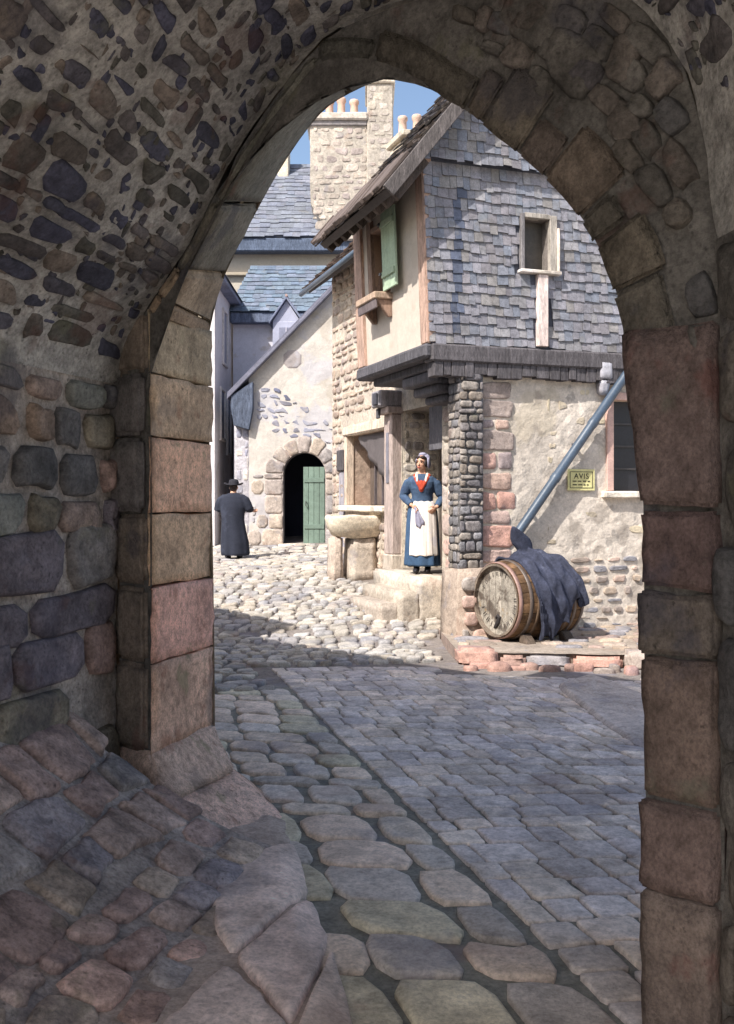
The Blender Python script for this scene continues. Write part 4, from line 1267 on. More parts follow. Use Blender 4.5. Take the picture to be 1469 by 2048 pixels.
mb.quad((dx0 - .6, YW + .5, 3.2), (dx1 + .6, YW + .5, 3.2), (dx1 + .6, YW + 1.8, 3.2), (dx0 - .6, YW + 1.8, 3.2), I2)
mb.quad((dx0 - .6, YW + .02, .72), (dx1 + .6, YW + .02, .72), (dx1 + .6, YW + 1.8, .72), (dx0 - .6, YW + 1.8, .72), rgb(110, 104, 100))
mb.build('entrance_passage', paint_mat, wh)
mb = MB(); gd = rgb(116, 134, 122)
for i in range(4):
    x0 = -1.44 + i * .122
    boxf(mb, G, x0, x0 + .117, YW + .12, YW + .17, dzb + .04, 2.50, mul(gd, 1 + .06 * ((i * 5) % 3 - 1)), .006, 0)
for z in (1.1, 2.15): boxf(mb, G, -1.42, -.97, YW + .10, YW + .12, z, z + .1, mul(gd, .92), .004, 0)
gdr = mb.build('door', paint_mat, wh)
mb = MB(); tube(mb, [(-1.38, YW + .10, 1.62), (-1.38, YW + .06, 1.62), (-1.38, YW + .06, 1.72), (-1.38, YW + .10, 1.72)], .012, rgb(60, 58, 58), 8); mb.build('handle', iron_mat, gdr)
mb = MB(); boxf(mb, G, dx0 - .1, dx1 + .1, YW - .22, YW + .3, .55, .765, rgb(206, 196, 180), .03, 2, .01); mb.build('threshold', rubble_mat, wh)
mb = MB()
rc = rgb(112, 112, 126)
for sgn, xa, xb in ((1, -3.12, .7), (-1, 4.5, .7)):
    za, zb = 4.0, 4.0 + 1.03 * abs(xb - xa)
    block(mb, [G(xa, 22.28, za), G(xb, 22.28, zb), G(xb, 28, zb), G(xa, 28, za), G(xa, 22.28, za + .15), G(xb, 22.28, zb + .15), G(xb, 28, zb + .15), G(xa, 28, za + .15)], rc, .01, 2, .01)
wr = mb.build('roof', roof_mat, wh)
mb = MB()
loft_block(mb, [[G(-2.98, 22.34, 3.42), G(-2.64, 22.34, 3.32), G(-2.64, 22.9, 3.32), G(-2.98, 22.9, 3.42)], [G(-3.04, 22.32, 3.8), G(-2.55, 22.32, 3.8), G(-2.55, 22.9, 3.8), G(-3.04, 22.9, 3.8)], [G(-3.04, 22.32, 4.08), G(-2.55, 22.32, 4.4), G(-2.55, 22.9, 4.4), G(-3.04, 22.9, 4.08)]], rgb(88, 96, 112), .012, .006, 2)
mb.build('boxed_eave', beam_mat, wr)
mb = MB(); boxf(mb, G, -3.0, -2.64, 22.56, 23.2, .3, 3.5, rgb(176, 172, 176), .03, 4, .015)
masonry(mb, lambda u, v, h: V((u, 22.56 - h, v)), -2.98, -2.66, .7, 3.4, (.2, .36), (.14, .34), .04, .1, .015, [rgb(142, 142, 156), rgb(160, 158, 166), rgb(196, 188, 180)], None, .2, (.7, 1), 2, 131)
mb.build('corner_pilaster', rubble_mat, wh, True)

# ------------------------------------------------------------------ blue roofed tall house with the great chimney
bh = thing('tall_house', 'tall cream house with steep blue slate roof and massive stone chimney stack', 'house', (-2, 28, 1))
mb = MB()
sheet(mb, lambda u, v, h: V((u, 28 - h, v)), span(-5.2, 1.4, .4), span(.5, 9.2, .4), .01, rgb(188, 178, 162))
sheet(mb, lambda u, v, h: V((-5.2, u, v)), span(28, 34, .6), span(.5, 9.2, .6), .0, rgb(200, 190, 172))
mb.build('wall', clean_mat, bh)
mb = MB(); BR_ = [rgb(116, 120, 130), rgb(110, 114, 126), rgb(120, 122, 132), rgb(112, 116, 124)]
SB = lambda u, v, h: V((u, 27.6 + v * .742 - h * .67, 9.05 + v * .67 + h * .742))
mb.quad(SB(-5.5, 0, 0), SB(1.6, 0, 0), SB(1.6, 4.55, 0), SB(-5.5, 4.55, 0), rgb(80, 88, 104))
mb.quad(SB(-5.5, 0, 0), SB(1.6, 0, 0), SB(1.6, 0, -.12), SB(-5.5, 0, -.12), rgb(80, 88, 104))
mb.quad(SB(-5.5, 4.55, 0), SB(1.6, 4.55, 0), V((1.6, 34.4, 9.0)), V((-5.5, 34.4, 9.0)), rgb(80, 88, 104))
mb.quad(V((-5.3, 27.7, 9.0)), V((1.5, 27.7, 9.0)), V((1.5, 28.1, 8.9)), V((-5.3, 28.1, 8.9)), rgb(80, 88, 104))
slates(mb, SB, lambda v: -5.5, lambda v: 1.6, -.05, 4.5, .26, (.2, .34), BR_, (), .02, .03, 21)
br_ = mb.build('roof', slate_mat, bh)
mb = MB(); boxf(mb, G, -5.4, 1.5, 27.58, 27.98, 8.62, 8.98, rgb(92, 102, 120), .03, 3, .01); mb.build('eave_band', beam_mat, br_)
mb = MB(); boxf(mb, G, -4.0, -.4, 27.86, 27.99, 8.02, 8.1, rgb(168, 156, 136), .01, 1, .005); mb.build('string_course', clean_mat, bh)
mb = MB(); cc = rgb(172, 163, 151)
SC = lambda u, v, h: V((u, 27.45 - h, v))
loft_block(mb, [[G(-.95, 27.45, 8.9), G(.7, 27.45, 8.9), G(.7, 28.9, 8.9), G(-.95, 28.9, 8.9)], [G(-1.55, 27.45, 9.9), G(.7, 27.45, 9.9), G(.7, 28.9, 9.9), G(-1.55, 28.9, 9.9)], [G(-1.58, 27.45, 12.15), G(.1, 27.45, 12.15), G(.1, 28.9, 12.15), G(-1.58, 28.9, 12.15)]], cc, .03, .02, 3)
boxf(mb, G, .0, .72, 27.35, 29.0, 8.9, 13.15, mul(cc, .92), .03, 4, .02)
masonry(mb, SC, -1.5, .0, 9.2, 12.05, (.16, .26), (.2, .46), .05, .1, .015, [rgb(176, 164, 152), rgb(166, 154, 144), rgb(184, 172, 158), rgb(160, 148, 142)], lambda u, v: u > -1.5 or v > 9.9, .15, (.7, 1), 2, 141, .6)
masonry(mb, lambda u, v, h: V((u, 27.35 - h, v)), .03, .7, 9.0, 13.1, (.16, .26), (.2, .4), .04, .1, .012, [rgb(170, 160, 150), rgb(160, 150, 142), rgb(176, 166, 152)], None, .1, (.7, 1), 2, 142, .6)
ch = mb.build('chimney', rubble_mat, bh)
mb = MB(); boxf(mb, G, -1.68, .02, 27.3, 29.0, 12.15, 12.36, rgb(186, 176, 164), .04, 3, .015); boxf(mb, G, -1.62, 0, 27.38, 29.0, 12.02, 12.15, rgb(132, 126, 124), .02, 1); 
boxf(mb, G, -.05, .77, 27.28, 29.05, 13.15, 13.28, rgb(198, 186, 168), .03, 2, .01); mb.build('chimney_cap', rubble_mat, ch)
for x, h in ((-1.45, .52), (-1.05, .62), (-.72, .66), (-.36, .60)): pot(ch, (x, 28.0, 12.35), h, rgb(196, 166, 148), .14)
mb = MB(); boxf(mb, G, -2.72, -2.38, 30.4, 31.0, 11.4, 12.75, rgb(200, 188, 168), .03, 2, .01); mb.build('small_chimney', rubble_mat, bh)

# ------------------------------------------------------------------ lower house with teal roof in the lane
lh = thing('lower_house', 'low shaded house with teal lean-to roof and gabled dormer below the tall cream wall', 'house', (-2.2, 25, 1))
mb = MB()
sheet(mb, lambda u, v, h: V((u, 25 - h, v)), span(-3.35, 1.0, .2), span(.6, 6.5, .3), .01, rgb(206, 204, 212))
mb.build('wall', clean_mat, lh)
mb = MB(); TP = [rgb(102, 116, 130), rgb(106, 118, 130), rgb(98, 110, 126), rgb(110, 118, 132)]
ST = lambda u, v, h: V((u, 24.7 + v * .74 - h * .67, 6.45 + v * .67 + h * .74))
mb.quad(ST(-3.42, 0, 0), ST(1.0, 0, 0), ST(1.0, 2.0, 0), ST(-3.05, 2.0, 0), rgb(76, 94, 112))
mb.quad(ST(-3.42, 0, 0), ST(1.0, 0, 0), ST(1.0, 0, -.1), ST(-3.42, 0, -.1), rgb(76, 94, 112))
mb.quad(ST(-3.42, 0, 0), ST(-3.05, 2.0, 0), V((-3.2, 27.5, 7.3)), V((-3.42, 27.5, 6.45)), rgb(76, 94, 112))
slates(mb, ST, lambda v: -3.42 + .18 * v, lambda v: 1.0, -.05, 1.95, .2, (.18, .3), TP, (), .018, .03, 23)
lr = mb.build('roof', slate_mat, lh)
mb = MB(); boxf(mb, G, -3.38, -1.5, 24.68, 24.96, 6.13, 6.39, rgb(98, 106, 124), .02, 2, .006); mb.build('eave_band', beam_mat, lr)
mb = MB(); boxf(mb, G, -2.30, -1.62, 24.35, 24.99, 4.9, 6.1, rgb(164, 166, 182), .01, 1, .004)
mb.quad((-2.30, 24.36, 6.1), (-1.62, 24.36, 6.1), (-1.96, 24.36, 6.62), (-1.96, 24.36, 6.62), rgb(164, 166, 182))
dm = mb.build('dormer', clean_mat, lh)
mb = MB()
for sx in (-1, 1):
    xa = -1.96 + sx * .42
    block(mb, [G(xa, 24.25, 6.03), G(-1.96, 24.25, 6.64), G(-1.96, 26, 6.64), G(xa, 26, 6.03), G(xa, 24.25, 6.11), G(-1.96, 24.25, 6.72), G(-1.96, 26, 6.72), G(xa, 26, 6.11)], rgb(120, 126, 146), .008, 1, .004)
tube(mb, [(-1.96, 24.24, 6.72), (-1.96, 26, 6.74)], .035, rgb(176, 150, 142), 8)
mb.build('dormer_roof', slate_mat, dm)
mb = MB(); boxf(mb, G, -2.14, -1.8, 24.30, 24.349, 5.2, 5.95, rgb(128, 130, 146), .006, 0); boxf(mb, G, -1.98, -1.95, 24.28, 24.30, 5.2, 5.95, rgb(180, 178, 190), 0, 0); boxf(mb, G, -2.14, -1.8, 24.28, 24.299, 5.55, 5.58, rgb(180, 178, 190), 0, 0)
mb.build('window', paint_mat, dm)

# ------------------------------------------------------------------ pale house on the left of the lane
ph = thing('pale_house', 'pale lilac rendered house with narrow shuttered windows on the far left of the lane', 'house', (-3.6, 22.4, .8))
mb = MB(); pc_ = rgb(212, 206, 206)
sheet(mb, lambda u, v, h: V((u, 22.3 - h, v)), span(-9, -3.4, .2), span(.3, 6.7, .2), .008, pc_)
sheet(mb, lambda u, v, h: V((-3.4 + h, u, v)), span(22.3, 31, .2), span(.3, 6.7, .2), .008, pc_)
mb.build('wall', clean_mat, ph)
mb = MB()
block(mb, [G(-9, 22.0, 6.6), G(-3.15, 22.0, 6.6), G(-3.15, 31, 6.6), G(-9, 31, 6.6), G(-9, 22.0, 6.75), G(-3.15, 22.0, 6.72), G(-3.15, 31, 6.72), G(-9, 31, 6.75)], rgb(118, 122, 140), .01, 1)
mb.quad((-3.1, 21.9, 6.70), (-3.1, 31.1, 6.70), (-6.2, 31.1, 9.4), (-6.2, 21.9, 9.4), rgb(100, 108, 128)); mb.quad((-9.2, 21.9, 6.70), (-9.2, 31.1, 6.70), (-6.2, 31.1, 9.4), (-6.2, 21.9, 9.4), rgb(100, 108, 128))
mb.quad((-9, 22.05, 6.7), (-3.4, 22.05, 6.7), (-6.2, 22.05, 9.3), (-6.2, 22.05, 9.3), pc_)
mb.build('roof', slate_mat, ph)
def lane_window(P_, u0, u1, z0, z1, cw, cs_):
    mb = MB()
    for a0, a1, q0, q1 in ((u0 - .07, u0, z0, z1), (u1, u1 + .07, z0, z1), (u0 - .07, u1 + .07, z1, z1 + .07), (u0 - .1, u1 + .1, z0 - .07, z0)):
        boxf(mb, P_, a0, a1, -.05, .05, q0, q1, cw, .005, 0)
    w_ = mb.build('window', paint_mat, ph)
    mb = MB(); boxf(mb, P_, u0 + .002, u1 - .002, -.015, .04, z0 + .002, z1 - .002, cs_, 0, 0); mb.build('pane', iron_mat, w_)
PS = lambda u, h, z: V((-3.4 - h, u, z))
PF = lambda u, h, z: V((u, 22.3 + h, z))
lane_window(PS, 23.1, 23.7, 3.2, 4.3, rgb(220, 212, 206), rgb(128, 130, 148))
lane_window(PS, 24.2, 24.7, 2.9, 4.3, rgb(206, 200, 200), rgb(118, 122, 142))
lane_window(PS, 23.5, 24.1, 5.0, 6.2, rgb(206, 198, 194), rgb(140, 140, 152))
lane_window(PF, -4.4, -3.85, 3.2, 4.3, rgb(220, 212, 206), rgb(128, 130, 148))
# ------------------------------------------------------------------ barrel
def cloth_mat(name, base, a=.15, rough=.9, bump=.25, stains=()):
    return surf(name, base=base, rough=rough, s1=6, s2=30, a1=a, a2=a, bump=bump, bs=90, bd=.003, space='obj', stains=stains)
def remesh(o, size, smooth=2):
    m = o.modifiers.new('remesh', 'REMESH'); m.mode = 'VOXEL'; m.voxel_size = size; m.use_smooth_shade = True
    if smooth:
        s = o.modifiers.new('smooth', 'SMOOTH'); s.factor = .5; s.iterations = smooth
    return o
bc = V((1.472, 11.5, .595)); bx = V((.866, .5, 0)); bf = V((.5, -.866, 0)); bu = V((0, 0, 1))
def BP(u, ang, r): return bc + bx * u + (bu * math.cos(ang) + bf * math.sin(ang)) * r
BLEN = .98
cask_mat = surf('cask_oak', rough=.8, s1=3, s2=14, a1=.35, a2=.4, bump=.4, bs=30, bd=.005, stretch=(1, 1, 1), stains=[(rgb(62, 48, 40), 4.0, .54, .7), (rgb(150, 122, 84), 6.0, .62, .5)])
def brad(u): t = (u / BLEN - .5) * 2; return .425 + .048 * (1 - t * t)
barrel = thing('barrel', 'old brown wooden cask lying on its side on the pavement with one head showing', 'barrel', (bc.x + .4, bc.y + .2, .125))
mb = MB()
NSTV = 24
br2 = random.Random(8)
for k in range(NSTV):
    c = mul(rgb(112, 86, 62), br2.uniform(.55, 1.15))
    a0 = 2 * math.pi * k / NSTV; w_ = 2 * math.pi / NSTV
    cols_ = (0, .04, .3, .5, .7, .96, 1.0); prev = None
    for i in range(17):
        u = BLEN * i / 16; r = brad(u)
        row = [mb.vert(BP(u, a0 + w_ * t, r - (.010 if t in (0, 1.0) else .002 if t in (.04, .96) else 0)), mul(c, 1 + .15 * nz((k * 3.1, u * 5, t), 2))) for t in cols_]
        if prev:
            for j in range(6): mb.face(prev[j], row[j], row[j + 1], prev[j + 1])
        prev = row
# inner chime and ends
for u0, u1 in ((0, .06), (BLEN, BLEN - .06)):
    ring = []
    for u, r in ((u0, brad(u0) - .004), (u0, brad(u0) - .03), (u1, brad(u1) - .035)):
        ring.append([mb.vert(BP(u, 2 * math.pi * j / 48, r), rgb(120, 108, 96)) for j in range(48)])
    for a, b in zip(ring, ring[1:]):
        for j in range(48): mb.face(a[j], a[(j + 1) % 48], b[(j + 1) % 48], b[j])
mb.build('stave', cask_mat, barrel)
for nm, u in (('head', .055), ('head', BLEN - .055)):
    mb = MB(); nb = 7; R0_ = brad(u) - .03
    for k in range(nb):
        x0, x1 = -R0_ + 2 * R0_ * k / nb, -R0_ + 2 * R0_ * (k + 1) / nb - .004
        pts = [];
        for i in range(9):
            x = x0 + (x1 - x0) * i / 8; pts.append((x, math.sqrt(max(0, R0_ ** 2 - x * x))))
        top = [mb.vert(bc + bx * u + bf * x + bu * y, mul(rgb(156, 148, 136), .88 + .24 * ((k * 5) % 4) / 4)) for x, y in pts]
        bot = [mb.vert(bc + bx * u + bf * x - bu * y, mul(rgb(156, 148, 136), .88 + .24 * ((k * 5) % 4) / 4)) for x, y in pts]
        for i in range(8): mb.face(top[i], top[i + 1], bot[i + 1], bot[i])
    hd = mb.build(nm, cask_mat, barrel)
    if u < .1:
        sr = random.Random(4)      # worn stencil marks round the head
        for k in range(22):
            if 7 <= k <= 9: continue
            t = math.radians(25 + k * 15); r0, r1 = R0_ * .70, R0_ * sr.uniform(.80, .86)
            for dt in ((-.045, .045) if k % 3 else (0,)):
                p, q = [bc + bx * (u - .004) + bf * (-math.cos(t + dt) * r) + bu * (math.sin(t + dt) * r) for r in (r0, r1)]
                mb = MB(); tube(mb, [p, q], .0045, rgb(84, 78, 74), 6); mb.build('stencil_mark', paint_mat, hd)
        mb = MB(); pts = [bc + bx * (u - .004) + bf * x * R0_ + bu * y * R0_ for x, y in ((-.12, -.52), (-.02, -.44), (.06, -.48), (.0, -.62), (-.10, -.74), (-.2, -.80))]
        tube(mb, pts, [.012, .02, .026, .03, .026, .01], rgb(56, 52, 52), 8)
        mb.build('stencil_mark', paint_mat, hd)
for u, c in ((.035, rgb(150, 120, 110)), (.17, rgb(96, 84, 76)), (.27, rgb(104, 84, 66)), (.71, rgb(104, 84, 66)), (.81, rgb(96, 84, 76)), (.945, rgb(92, 82, 78))):
    mb = MB(); ring = []
    for du, dr in ((-.022, .002), (-.020, .009), (.020, .009), (.022, .002)):
        ring.append([mb.vert(BP(u + du, 2 * math.pi * j / 64, brad(u + du) + dr), c) for j in range(64)])
    for a, b in zip(ring, ring[1:]):
        for j in range(64): mb.face(a[j], a[(j + 1) % 64], b[(j + 1) % 64], b[j])
    mb.build('hoop', iron_mat, barrel, True)
for u in (.2, .78):
    mb = MB(); p = BP(u, math.radians(140), brad(u) + .0); p.z = .12
    block(mb, [p + bx * a + bf * b + bu * z for z in (0, .11) for a, b in ((-.07, -.02), (.07, -.02), (.07, .14 - z), (-.07, .14 - z))], rgb(92, 80, 70), .01, 1, .005)
    mb.build('wedge', wood_mat, barrel)

# dark cloth thrown over it
navy = cloth_mat('navy_cloth', mul(rgb(70, 74, 92), .65), .35, .9, .4, [(rgb(52, 54, 66), 7, .56, .6), (rgb(92, 96, 114), 9, .62, .5)])
cl = MB()
nu, na = 60, 84
def cl_pt(i, j, off):
    s, t = i / nu, j / na
    a_lo = math.radians(-55 + 12 * math.sin(s * 9)); a_hi = math.radians(118 + 26 * math.sin(s * 5.2 + .4) + 8 * math.sin(s * 23))
    ang = a_lo + (a_hi - a_lo) * t
    u = .26 + .60 * s + .10 * (t - .4) * (s - .2) - .07 * math.sin(t * 3.1) * (1 - s) + .05 * t
    gather = math.exp(-((s - .42) / .16) ** 2)
    fold = (.026 + .034 * t) * math.sin(s * 26 + 3.2 * math.sin(t * 4) + t * 3) + .012 * math.sin(s * 47 + t * 8) + .014 * math.sin(ang * 9 + s * 12)
    r = brad(min(max(u, 0), BLEN)) + .044 + max(-.016, fold) + .05 * gather * max(0, 1 - abs(ang) / .8) + off
    p = BP(u, ang, r)
    if ang > 1.75: p += bf * (ang - 1.75) * .10 - bu * (ang - 1.75) * .05
    p.z = max(p.z, .14 + .01 * math.sin(s * 30))
    return p
prev = None
rows_o, rows_i = [], []
for i in range(nu + 1):
    rows_o.append([cl.vert(cl_pt(i, j, 0), (1, 1, 1)) for j in range(na + 1)])
    rows_i.append([cl.vert(cl_pt(i, j, -.034), (1, 1, 1)) for j in range(na + 1)])
for i in range(nu):
    for j in range(na):
        cl.face(rows_o[i][j], rows_o[i][j + 1], rows_o[i + 1][j + 1], rows_o[i + 1][j])
        cl.face(rows_i[i][j], rows_i[i + 1][j], rows_i[i + 1][j + 1], rows_i[i][j + 1])
for i in range(nu):
    cl.face(rows_o[i][0], rows_o[i + 1][0], rows_i[i + 1][0], rows_i[i][0]); cl.face(rows_o[i][na], rows_i[i][na], rows_i[i + 1][na], rows_o[i + 1][na])
for j in range(na):
    cl.face(rows_o[0][j], rows_i[0][j], rows_i[0][j + 1], rows_o[0][j + 1]); cl.face(rows_o[nu][j], rows_o[nu][j + 1], rows_i[nu][j + 1], rows_i[nu][j])
# gathered corner standing up like a leaf
base = BP(.44, -.06, brad(.44) - .02)
def leafring(z, x, rx, ry, tw):
    return [base + bu * z + bx * (x + math.cos(t) * rx * math.cos(tw)) + bf * (math.sin(t) * ry + math.cos(t) * rx * math.sin(tw)) for t in [2 * math.pi * k / 16 for k in range(16)]]
prev = None
for z, x, rx, ry, tw in ((0, .10, .20, .14, 0), (.06, .05, .12, .09, .1), (.12, .02, .10, .06, .2), (.19, -.02, .125, .05, .3), (.25, -.05, .12, .045, .4), (.31, -.09, .085, .035, .5), (.37, -.135, .04, .022, .5), (.40, -.155, .012, .012, .5)):
    row = [cl.vert(p, (1, 1, 1)) for p in leafring(z, x, rx, ry, tw)]
    if prev:
        for k in range(16): cl.face(prev[k], prev[(k + 1) % 16], row[(k + 1) % 16], row[k])
    else: cl.face(*row[::-1])
    prev = row
cl.face(*prev)
cloth = cl.build('cloth', navy, None)
remesh(cloth, .0105, 1)
tag(cloth, 'dark navy cloth thrown in folds over the wooden barrel, one corner standing up', 'cloth')

# ------------------------------------------------------------------ stone basin on blocks
tb = V((-.15, 15.72, 0)); tz = gz(-.15, 15.7)
basin = thing('stone_basin', 'rough stone basin on a block pedestal below the shop window', 'basin', (tb.x, tb.y, tz))
mb = MB()
n = 48
def sq(t, rx, ry): 
    c, s = math.cos(t), math.sin(t); k = (abs(c) ** 3.2 + abs(s) ** 3.2) ** (-1 / 3.2)
    return EA * (c * k * rx) * 1.0 + DB * (s * k * ry)
prev = None
for z, rx, ry in ((.62, .30, .20), (.66, .40, .27), (.78, .47, .33), (.84, .485, .345), (.93, .50, .36), (.965, .49, .35), (.97, .43, .29), (.955, .40, .26), (.86, .36, .23), (.85, .02, .02)):
    row = []
    for k in range(n):
        p = V((tb.x, tb.y, tz + z)) + sq(2 * math.pi * k / n, rx, ry)
        p += V((0, 0, .022 * nz(p, 5))) + EA * (.02 * nz(p, 4, 3))
        row.append(mb.vert(p, mul(rgb(206, 194, 174), 1 + .1 * nz(p, 6))))
    if prev:
        for k in range(n): mb.face(prev[k], prev[(k + 1) % n], row[(k + 1) % n], row[k])
    prev = row
mb.face(*prev)
mb.build('bowl', rubble_mat, basin, True)
TP_ = lambda a, b, z: V((tb.x, tb.y, tz)) + EA * a + DB * b + V((0, 0, z))
mb = MB(); block(mb, [TP_(-.20, -.24, -.1), TP_(.27, -.24, -.1), TP_(.27, .2, -.1), TP_(-.20, .2, -.1), TP_(-.16, -.21, .64), TP_(.24, -.21, .64), TP_(.24, .18, .64), TP_(-.16, .18, .64)], rgb(184, 172, 158), .035, 3, .015); mb.build('pedestal', rubble_mat, basin, True)
mb = MB(); block(mb, [TP_(-.46, -.10, -.1), TP_(-.26, -.12, -.1), TP_(-.26, .2, -.1), TP_(-.46, .2, -.1), TP_(-.44, -.08, .64), TP_(-.27, -.1, .64), TP_(-.27, .18, .64), TP_(-.44, .18, .64)], rgb(192, 176, 162), .03, 2, .015); mb.build('side_block', rubble_mat, basin, True)

# ------------------------------------------------------------------ people
skin = cloth_mat('skin', rgb(206, 160, 134), .08, .6, .05)
def place(mb, M):
    for i, p in enumerate(mb.v): mb.v[i] = tuple(M @ V(p))
def hand(mb, w, d, side, up=V((0, 0, 1)), s=1.0, curl=.6):
    """hand leaving wrist w along d; side = direction of the thumb; fingers curl towards n"""
    d = V(d).normalized(); side = V(side); side = (side - d * side.dot(d)).normalized(); nrm = d.cross(side)
    M = Matrix((side, d, nrm)).transposed()
    ellipsoid(mb, V(w) + d * .045 * s, (.038 * s, .055 * s, .018 * s), (1, 1, 1), 12, 8, M)
    for k, (o, l) in enumerate(((.028, .070), (.010, .080), (-.010, .075), (-.028, .058))):
        b = V(w) + d * .085 * s + side * o * s
        p1 = b + (d * math.cos(curl * .5) + nrm * math.sin(curl * .5)) * l * .45 * s
        p2 = p1 + (d * math.cos(curl * 1.2) + nrm * math.sin(curl * 1.2)) * l * .32 * s
        p3 = p2 + (d * math.cos(curl * 1.9) + nrm * math.sin(curl * 1.9)) * l * .26 * s
        tube(mb, [b - d * .02 * s, b, p1, p2, p3], [.0098 * s, .0098 * s, .009 * s, .008 * s, .006 * s], (1, 1, 1), 8)
    b = V(w) + d * .03 * s + side * .03 * s
    tube(mb, [b - side * .015 * s, b + side * .02 * s + d * .02 * s, b + side * .032 * s + d * .045 * s + nrm * .012 * s, b + side * .03 * s + d * .066 * s + nrm * .02 * s], [.012 * s, .011 * s, .0095 * s, .007 * s], (1, 1, 1), 8)
def head(mb, c, yaw=0, k=1.0):
    """head centred on c, facing -y turned by yaw"""
    Mz = Matrix.Rotation(yaw, 3, 'Z')
    E = lambda off, r: ellipsoid(mb, V(c) + Mz @ V(off) * k, tuple(x * k for x in r), (1, 1, 1), 16, 12, Mz)
    E((0, .005, .02), (.073, .090, .092)); E((0, -.018, -.03), (.060, .070, .078)); E((0, -.040, -.085), (.034, .038, .028))
    E((0, -.062, -.015), (.05, .03, .045))
    tube(mb, [V(c) + Mz @ V(p) * k for p in ((0, -.083, .022), (0, -.096, -.004), (0, -.108, -.024), (0, -.090, -.034))], [.009 * k, .011 * k, .015 * k, .01 * k], (1, 1, 1), 8)
    for sx in (-1, 1):
        E((sx * .074, .008, -.006), (.012, .022, .032)); E((sx * .036, -.072, .028), (.022, .014, .008)); E((sx * .032, -.060, -.025), (.022, .018, .018))
    E((0, -.090, -.052), (.023, .010, .006)); E((0, -.088, -.064), (.020, .010, .007))
    return Mz
W_ = (1, 1, 1)
# ---- woman in the doorway

wp = at(845, 1145, 13.70); wrz = R(-8)
woman = thing('person', 'woman in blue dress, white apron and red kerchief standing on the doorstep', 'person', (wp.x, wp.y, .748), wrz)
mb = MB()
ringloft(mb, [(0, 0, .78, .12, .10), (0, 0, .86, .165, .125), (0, 0, .98, .135, .10), (0, -.005, 1.06, .125, .098), (0, -.01, 1.16, .145, .115), (0, -.005, 1.25, .165, .112), (0, 0, 1.315, .150, .085), (0, 0, 1.345, .075, .06), (0, -.008, 1.39, .050, .052), (0, -.012, 1.45, .048, .052)], W_, 24)
head(mb, (0, -.02, 1.505), R(-22), 1.0)
sR, eR, wR = V((-.165, 0, 1.285)), V((-.262, .015, 1.05)), V((-.125, -.135, .925))
sL, eL, wL = V((.165, 0, 1.27)), V((.275, .05, 1.03)), V((.20, -.10, .90))
for s_, e_, w2 in ((sR, eR, wR), (sL, eL, wL)):
    tube(mb, [s_, s_.lerp(e_, .5), e_, e_.lerp(w2, .5), w2], [.048, .043, .036, .032, .024], W_, 12)
hand(mb, wR, (.62, -.35, -.55), (.3, -.6, .55), s=1.0, curl=.9)
hand(mb, wL, (-.55, -.55, -.5), (-.3, -.5, .7), s=1.0, curl=.8)
for sx, yy in ((-.075, -.02), (.075, .03)):
    tube(mb, [(sx, 0, .84), (sx, 0, .48), (sx, yy + .01, .12), (sx, yy, .06)], [.085, .055, .036, .036], W_, 12)
    ellipsoid(mb, (sx, yy - .05, .035), (.036, .11, .034), W_, 12, 8)
body = mb.build('body', skin, woman, True, local=True); remesh(body, .0065, 1)
blue = cloth_mat('blue_wool', rgb(68, 86, 110), .25, .9, .3, [(rgb(56, 70, 96), 5, .55, .6)])
blue2 = cloth_mat('blue_skirt', rgb(62, 86, 114), .2, .9, .3)
white = cloth_mat('white_linen', rgb(224, 214, 204), .08, .9, .2, [(rgb(188, 184, 200), 5, .58, .4)])
red = cloth_mat('red_kerchief', rgb(176, 72, 52), .2, .9, .2)
darkhair = cloth_mat('dark_hair', rgb(58, 50, 48), .2, .7, .3)
greyc = cloth_mat('grey_cloth', rgb(150, 148, 166), .15)
black = cloth_mat('black_leather', rgb(40, 38, 42), .1, .5, .1)
mb = MB()
ringloft(mb, [(0, 0, .92, .162, .128), (0, 0, .99, .150, .116), (0, -.004, 1.06, .142, .116), (0, -.012, 1.16, .166, .138), (0, -.006, 1.25, .186, .132), (0, 0, 1.315, .165, .100), (0, 0, 1.345, .095, .078), (0, 0, 1.36, .07, .068)], W_, 28)
for s_, e_, w2 in ((sR, eR, wR), (sL, eL, wL)):
    tube(mb, [V((s_.x * .45, s_.y, s_.z - .02)), V((s_.x * .85, s_.y, s_.z - .012)), s_.lerp(e_, .22), s_.lerp(e_, .5), s_.lerp(e_, .75), e_, e_.lerp(w2, .3), e_.lerp(w2, .6), e_.lerp(w2, .86)], [.05, .062, .072, .074, .070, .060, .056, .050, .040], W_, 14)
bod = mb.build('bodice', blue, woman, True, local=True); remesh(bod, .009, 2)
mb = MB()
def skfold(t, z): return 1 + (1.0 - min(1, z / 1.0)) * .075 * math.sin(t * 11 + 2 * math.sin(t * 2)) + (.025 if z < .8 else 0) * math.sin(t * 5)
ringloft(mb, [(0, 0, .975, .15, .118), (0, 0, .93, .178, .145), (0, 0, .84, .205, .168), (0, 0, .7, .215, .182), (0, 0, .5, .222, .20), (0, 0, .3, .23, .215), (0, 0, .13, .238, .225), (0, 0, .105, .234, .22), (0, 0, .12, .2, .19)], W_, 72, skfold)
sk = mb.build('skirt', blue2, woman, True, local=True)
mb = MB(); rows = []
zA = [.985, .94, .85, .7, .55, .42, .3, .245]
prof_s = {.985: (.153, .121), .94: (.176, .143), .85: (.205, .168), .7: (.217, .184), .55: (.221, .196), .42: (.226, .206), .3: (.231, .216), .245: (.233, .218)}
